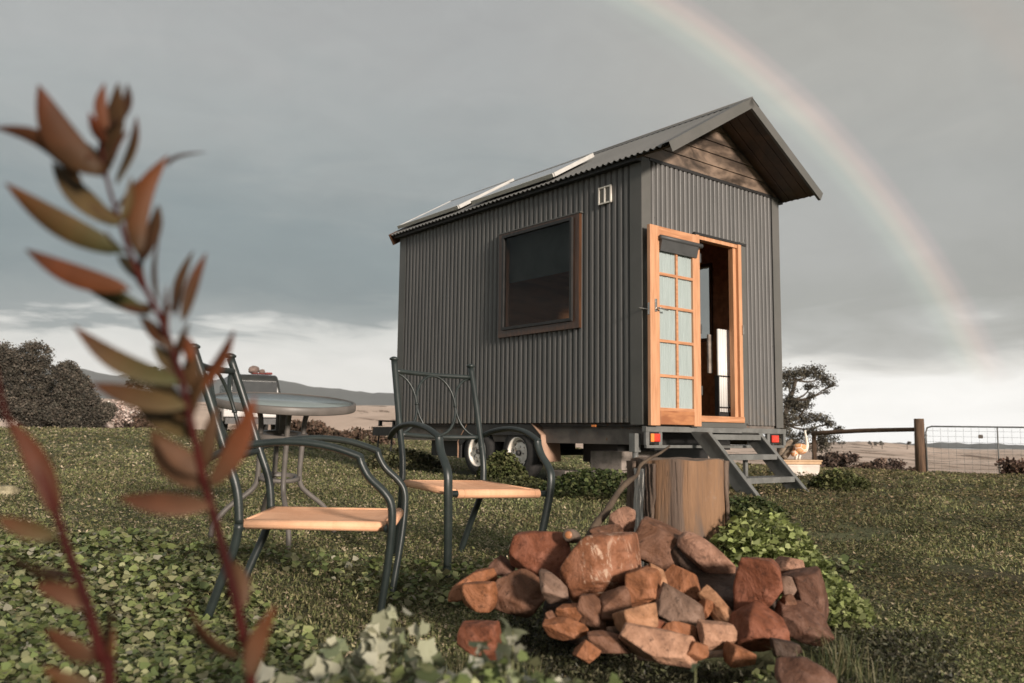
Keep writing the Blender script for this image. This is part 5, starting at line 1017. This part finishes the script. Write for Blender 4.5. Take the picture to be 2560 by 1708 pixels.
# more brown earth tones towards the right-hand lawn
bm_ = np.clip(.5+.8*vnoise(x, y, 1.1, 71)*(x > 0), 0, 1)[:, None]*.55; tt = tt*(1-bm_)+bm_*tt*np.array([1.0, .80, .85])
tt *= np.where(x[:, None] > 1.6, np.array([[.93, .84, .80]]), np.array([[1.12, 1.10, 1.08]]))
V, F, t_ = leaf_cloud(n, np.stack([x, y, gz(x, y)+hgt], 1), sz, tt, .35, 4, .55, .2)
lw = np_mesh('lawn_growth', V, F, 'lawn', t_); tag(lw, kind='stuff')
x, y, r = sample(90000, 1.5, 12); keep = ~inside_house(x, y) & ~((x > .25) & (x < 1.25) & (y > 2.55) & (y < 3.6)) & (vnoise(x, y, 1.3, 51)+.5*vnoise(x, y, 4, 52)-.55*sstep(.5, 4, x) > -.25); x, y, r = x[keep], y[keep], r[keep]; n = len(x)
a_ = RNG.uniform(0, 6.283, n); h_ = (.011+.016*RNG.random(n))*(.8+.10*r); ln = h_*RNG.uniform(.1, .9, n); wd = .0014+.0006*r; z = gz(x, y); tz = RNG.uniform(0, 6.283, n)
p0 = np.stack([x-np.cos(tz)*wd, y-np.sin(tz)*wd, z], 1); p1 = np.stack([x+np.cos(tz)*wd, y+np.sin(tz)*wd, z], 1); p2 = np.stack([x+np.cos(a_)*ln, y+np.sin(a_)*ln, z+h_], 1)
V = np.stack([p0, p1, p2], 1).reshape(-1, 3); tag(np_mesh('grass_blades', V, np.arange(n*3).reshape(n, 3), 'lawn', palette(LAWN, n, .2)*np.array([1.42, 1.32, 1.2])), kind='stuff')
# broad-leaved weeds: dense on the left foreground, along the bottom
CLV = [(.225, .265, .095), (.17, .215, .075), (.29, .31, .135), (.12, .155, .058), (.33, .335, .18), (.21, .20, .11)]
x, y, r = sample(120000, 1.25, 6.5)
az_ = np.degrees(np.arctan2(x, y)); lim = 1.9+(sstep(-6, -26, az_))*3.6+.35*vnoise(x, y, 2.2, 21)
lim = lim+np.where((az_ > 12) & (az_ < 26), .9*np.exp(-((az_-17.5)/4)**2), 0)
rg2 = RNG.random(len(x)); keep = (r < lim) & (rg2 < .9) | ((vnoise(x, y, 1.1, 31) > .55) & (r < 5.5) & (rg2 < .35)); keep &= ~((x > .2) & (x < 1.25) & (y > 2.5) & (y < 3.6))
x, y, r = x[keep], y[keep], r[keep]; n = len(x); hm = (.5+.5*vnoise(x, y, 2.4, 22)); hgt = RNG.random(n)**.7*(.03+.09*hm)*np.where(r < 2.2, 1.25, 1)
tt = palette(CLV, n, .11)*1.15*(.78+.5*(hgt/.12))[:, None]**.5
wh_ = RNG.random(n) < .035; tt[wh_] = np.array([.42, .40, .30])
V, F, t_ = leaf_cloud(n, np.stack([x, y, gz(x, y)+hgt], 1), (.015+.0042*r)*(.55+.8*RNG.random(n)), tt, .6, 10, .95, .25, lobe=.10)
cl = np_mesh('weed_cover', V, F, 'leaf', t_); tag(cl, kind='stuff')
x, y, r = sample(5200, 1.22, 1.85, -36, 34); az_ = np.degrees(np.arctan2(x, y)); n = len(x)
top = np.interp(az_, [-36, -22, -14, -6, 3, 9, 16, 22, 34], [.34, .30, .30, .36, .36, .30, .22, .20, .24])*(.80+.25*vnoise(x, y, 7, 41))*(1-.35*sstep(1.5, 1.85, r))
hgt = top*RNG.random(n)**.45; tt = palette(CLV, n, .2)*1.05; wh_ = (RNG.random(n) < .30*np.exp(-((az_+4)/12)**2)) & (hgt > top*.7); tt[wh_] = np.array([.50, .49, .38])*(.8+.35*RNG.random((wh_.sum(), 1)))
V, F, t_ = leaf_cloud(n, np.stack([x, y, gz(x, y)+hgt], 1), .034*(.5+.75*RNG.random(n)), tt, .3, 12, .95, .30, lobe=.20)
tag(np_mesh('foreground_weeds', V, F, 'leaf', t_), kind='stuff')
# individual leafy plants
def weed(px_, py_, Y_, h, rad_, n, size, cols, label, name='leafy_weed', cat='weed', group='leafy weeds', k=10, up=.35, top=.45, lobe=.16):
    p_ = at(px_, py_, Y_); z0_ = g1(p_.x, p_.y); t = empty(name, (p_.x, p_.y, z0_)); tag(t, label, cat, group)
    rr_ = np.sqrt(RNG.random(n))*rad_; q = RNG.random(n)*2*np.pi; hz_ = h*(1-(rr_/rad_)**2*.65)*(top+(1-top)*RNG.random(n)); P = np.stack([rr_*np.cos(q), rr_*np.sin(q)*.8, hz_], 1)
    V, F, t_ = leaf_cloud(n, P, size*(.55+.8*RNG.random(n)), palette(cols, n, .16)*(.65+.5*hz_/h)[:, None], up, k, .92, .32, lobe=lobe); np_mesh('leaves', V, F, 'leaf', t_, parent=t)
    f = MB()
    for i_ in range(0, n, max(1, n//45)): f.tube([(P[i_][0]*.3, P[i_][1]*.3, -.01), (P[i_][0]*.8, P[i_][1]*.8, P[i_][2]*.6), tuple(P[i_])], [.0025, .002, .0015], 5, 2)
    f.build('stems', material('weed_stem', (.16, .17, .07), (.11, .11, .05), .7, 9), t); return t
GRNL = [(.36, .42, .15), (.30, .35, .12), (.42, .46, .20), (.22, .26, .09)]
DGR = [(.075, .105, .032), (.055, .08, .026), (.11, .135, .045), (.14, .155, .06)]
PALE = [(.48, .47, .35), (.56, .54, .43), (.40, .41, .28), (.28, .32, .18)]
weed(1905, 1400, 3.50, .40, .29, 2800, .028, GRNL, 'bright green leafy plant right of the log stump', cat='plant', name='leafy_plant', group=None)
weed(2030, 1450, 3.25, .22, .22, 1400, .024, GRNL, 'low yellow-green plant trailing right behind the tall red rock', cat='plant', name='leafy_plant', group=None)
weed(1862, 1255, 6.1, .18, .30, 1300, .030, DGR, 'dark green bush at the foot of the left step stringer', cat='bush', name='green_bush', group='green bushes round the house')
weed(1790, 1290, 4.9, .10, .30, 900, .024, [(.16, .18, .07), (.12, .15, .05)], 'low green bush between the stump and the steps', cat='bush', name='green_bush', group='green bushes round the house')
weed(2098, 1232, 8.5, .22, .30, 1300, .034, [(.13, .15, .05), (.10, .12, .04), (.19, .19, .08)], 'green bush at the foot of the right step stringer, by the white tub', cat='bush', name='green_bush', group='green bushes round the house')
weed(1495, 1200, 7.3, .26, .50, 1900, .035, DGR, 'wide green bush in front of the dark gap left of the stump', cat='bush', name='green_bush', group='green bushes round the house')
weed(1255, 1180, 8.9, .36, .26, 1700, .038, [(.13, .15, .055), (.10, .12, .04), (.17, .17, .075)], 'tall green bush between the two cream wheels', cat='bush', name='green_bush', group='green bushes round the house')
weed(1300, 1215, 8.2, .13, .30, 700, .034, [(.15, .155, .065), (.11, .12, .045)], 'low green bush in front of the nearer cream wheel', cat='bush', name='green_bush', group='green bushes round the house')
weed(1005, 1140, 11.5, .30, .55, 1300, .045, [(.14, .14, .065), (.10, .11, .045), (.2, .18, .10)], 'olive bush below the trailer drawbar', cat='bush', name='green_bush', group='green bushes round the house')
WG = 'pale leafy weeds in the bottom foreground'
for px_, py_, Y_, h, rad_, n_, lab in ((830, 1700, 1.62, .34, .10, 46, 'pale cream-leaved weed left of the chair leg, bottom foreground'), (985, 1700, 1.66, .37, .13, 70, 'largest cream-leaved weed, bottom foreground below the side-on chair'), (690, 1720, 1.5, .31, .10, 60, 'cream and grey weed at the base of the tall red stem'),
      (1210, 1720, 1.55, .34, .10, 36, 'green and cream weed left of the rock pile, bottom foreground'), (1285, 1720, 1.5, .38, .05, 14, 'small cream weed with one tall leaf in front of the rocks'), (1430, 1740, 1.5, .29, .13, 60, 'low cream weed at the bottom edge under the rocks')):
    weed(px_, py_, Y_, h*1.06, rad_, int(n_*3.2), .042, PALE, lab, group=WG, k=12, up=.15, top=.62, lobe=.30)
for px_, py_, Y_, h, rad_, n_, lab in ((1560, 1740, 1.62, .33, .06, 16, 'thin green weed with round leaves in front of the long pale slab'), (1720, 1740, 1.62, .32, .10, 44, 'green round-leaved weed at the bottom, under the pale stones'), (1830, 1745, 1.7, .27, .09, 34, 'green weed at the bottom edge beside the brown foreground rock'), (1100, 1740, 1.5, .28, .14, 70, 'grey-green weed at the bottom edge between the cream weeds'), (400, 1730, 1.45, .28, .20, 130, 'olive broad-leaved weed between the two red stems')):
    weed(px_, py_, Y_, h, rad_, n_, .036, [(.20, .25, .10), (.15, .20, .075), (.26, .29, .15)], lab, group='green weeds in the bottom foreground', k=12, up=.2, lobe=.18)
# grass tufts
def tuft(px_, py_, Y_, h, n, cols, label, spread=.06):
    p_ = at(px_, py_, Y_); z0_ = g1(p_.x, p_.y); V = []; F = []; tt = []
    for i_ in range(n):
        a_ = random.uniform(0, 6.283); b_ = Vector((random.gauss(0, spread*.5), random.gauss(0, spread*.5), -.01)); hh_ = h*random.uniform(.5, 1.1); ln = random.uniform(.15, .75); w_ = random.uniform(.0012, .0024)
        pr_ = [b_, b_+Vector((math.cos(a_)*ln*hh_*.25, math.sin(a_)*ln*hh_*.25, hh_*.5)), b_+Vector((math.cos(a_)*ln*hh_*.6, math.sin(a_)*ln*hh_*.6, hh_*.85)), b_+Vector((math.cos(a_)*ln*hh_, math.sin(a_)*ln*hh_, hh_*(1-.2*ln)))]
        sd_ = Vector((-math.sin(a_), math.cos(a_), 0)); o_ = len(V)
        for j_, q in enumerate(pr_): ww = w_*(1-j_/3.2); V += [tuple(q-sd_*ww), tuple(q+sd_*ww)]
        for j_ in range(3): F.append((o_+2*j_, o_+2*j_+1, o_+2*j_+3, o_+2*j_+2)); tt.append(0)
        c_ = random.choice(cols); tt[-3:] = [c_]*3
    o = np_mesh('grass_tuft', np.array(V), np.array(F), 'leaf', np.array(tt, float)); o.location = (p_.x, p_.y, z0_); return tag(o, label, 'grass tuft', 'grass tufts round the rock pile')
TG = [(.17, .17, .07), (.11, .13, .05), (.28, .25, .14), (.07, .09, .035)]
tuft(2105, 1560, 2.55, .19, 150, TG, 'long-bladed grass tuft at the right end of the rock pile'); tuft(2030, 1620, 2.38, .16, 130, TG, 'arching grass tuft below the half-hidden brown rock'); tuft(1310, 1580, 2.42, .13, 120, TG, 'grass tuft left of the flat-topped orange stone')
tuft(1180, 1530, 2.6, .12, 110, TG, 'grass tuft below the rounded orange stone at the left end'); tuft(1975, 1680, 2.25, .15, 130, TG, 'pale grass tuft left of the brown foreground rock'); tuft(1130, 1620, 2.4, .10, 90, TG, 'short grass tuft around the separate reddish rock'); tuft(2200, 1690, 2.25, .16, 120, TG, 'grass tuft at the bottom, right of the brown foreground rock')
x, y, r = sample(26000, 2.15, 3.4, 0, 27); keep = (y < 2.72+.25*vnoise(x, y, 4, 3)) | (x < .2) | (x > 1.0); x, y, r = x[keep], y[keep], r[keep]; n = len(x)
V, F, t_ = leaf_cloud(n, np.stack([x, y, gz(x, y)+RNG.random(n)**.8*.05], 1), .016*(.6+.8*RNG.random(n)), palette([(.055, .06, .028), (.08, .085, .04), (.045, .04, .024), (.13, .12, .07)], n, .25), .05, 5, .4, .2)
tag(np_mesh('undergrowth', V, F, 'leaf', t_), kind='stuff')

# ------------------------------------------------------------------ air
hz = MB(); hz.box((-4300, -4300, -75), (4300, 4300, 330)); M['air'] = bpy.data.materials.new('hazy_air'); M['air'].use_nodes = True; t = NT(M['air'].node_tree); M['air'].node_tree.nodes.clear()
pv = t.node('ShaderNodeVolumePrincipled'); pv.inputs['Color'].default_value = (.93, .94, .95, 1); pv.inputs['Density'].default_value = .00011; pv.inputs['Anisotropy'].default_value = .0
oo = t.node('ShaderNodeOutputMaterial'); t.link(pv.outputs[0], oo.inputs['Volume']); tag(hz.build('haze', M['air']), kind='stuff')
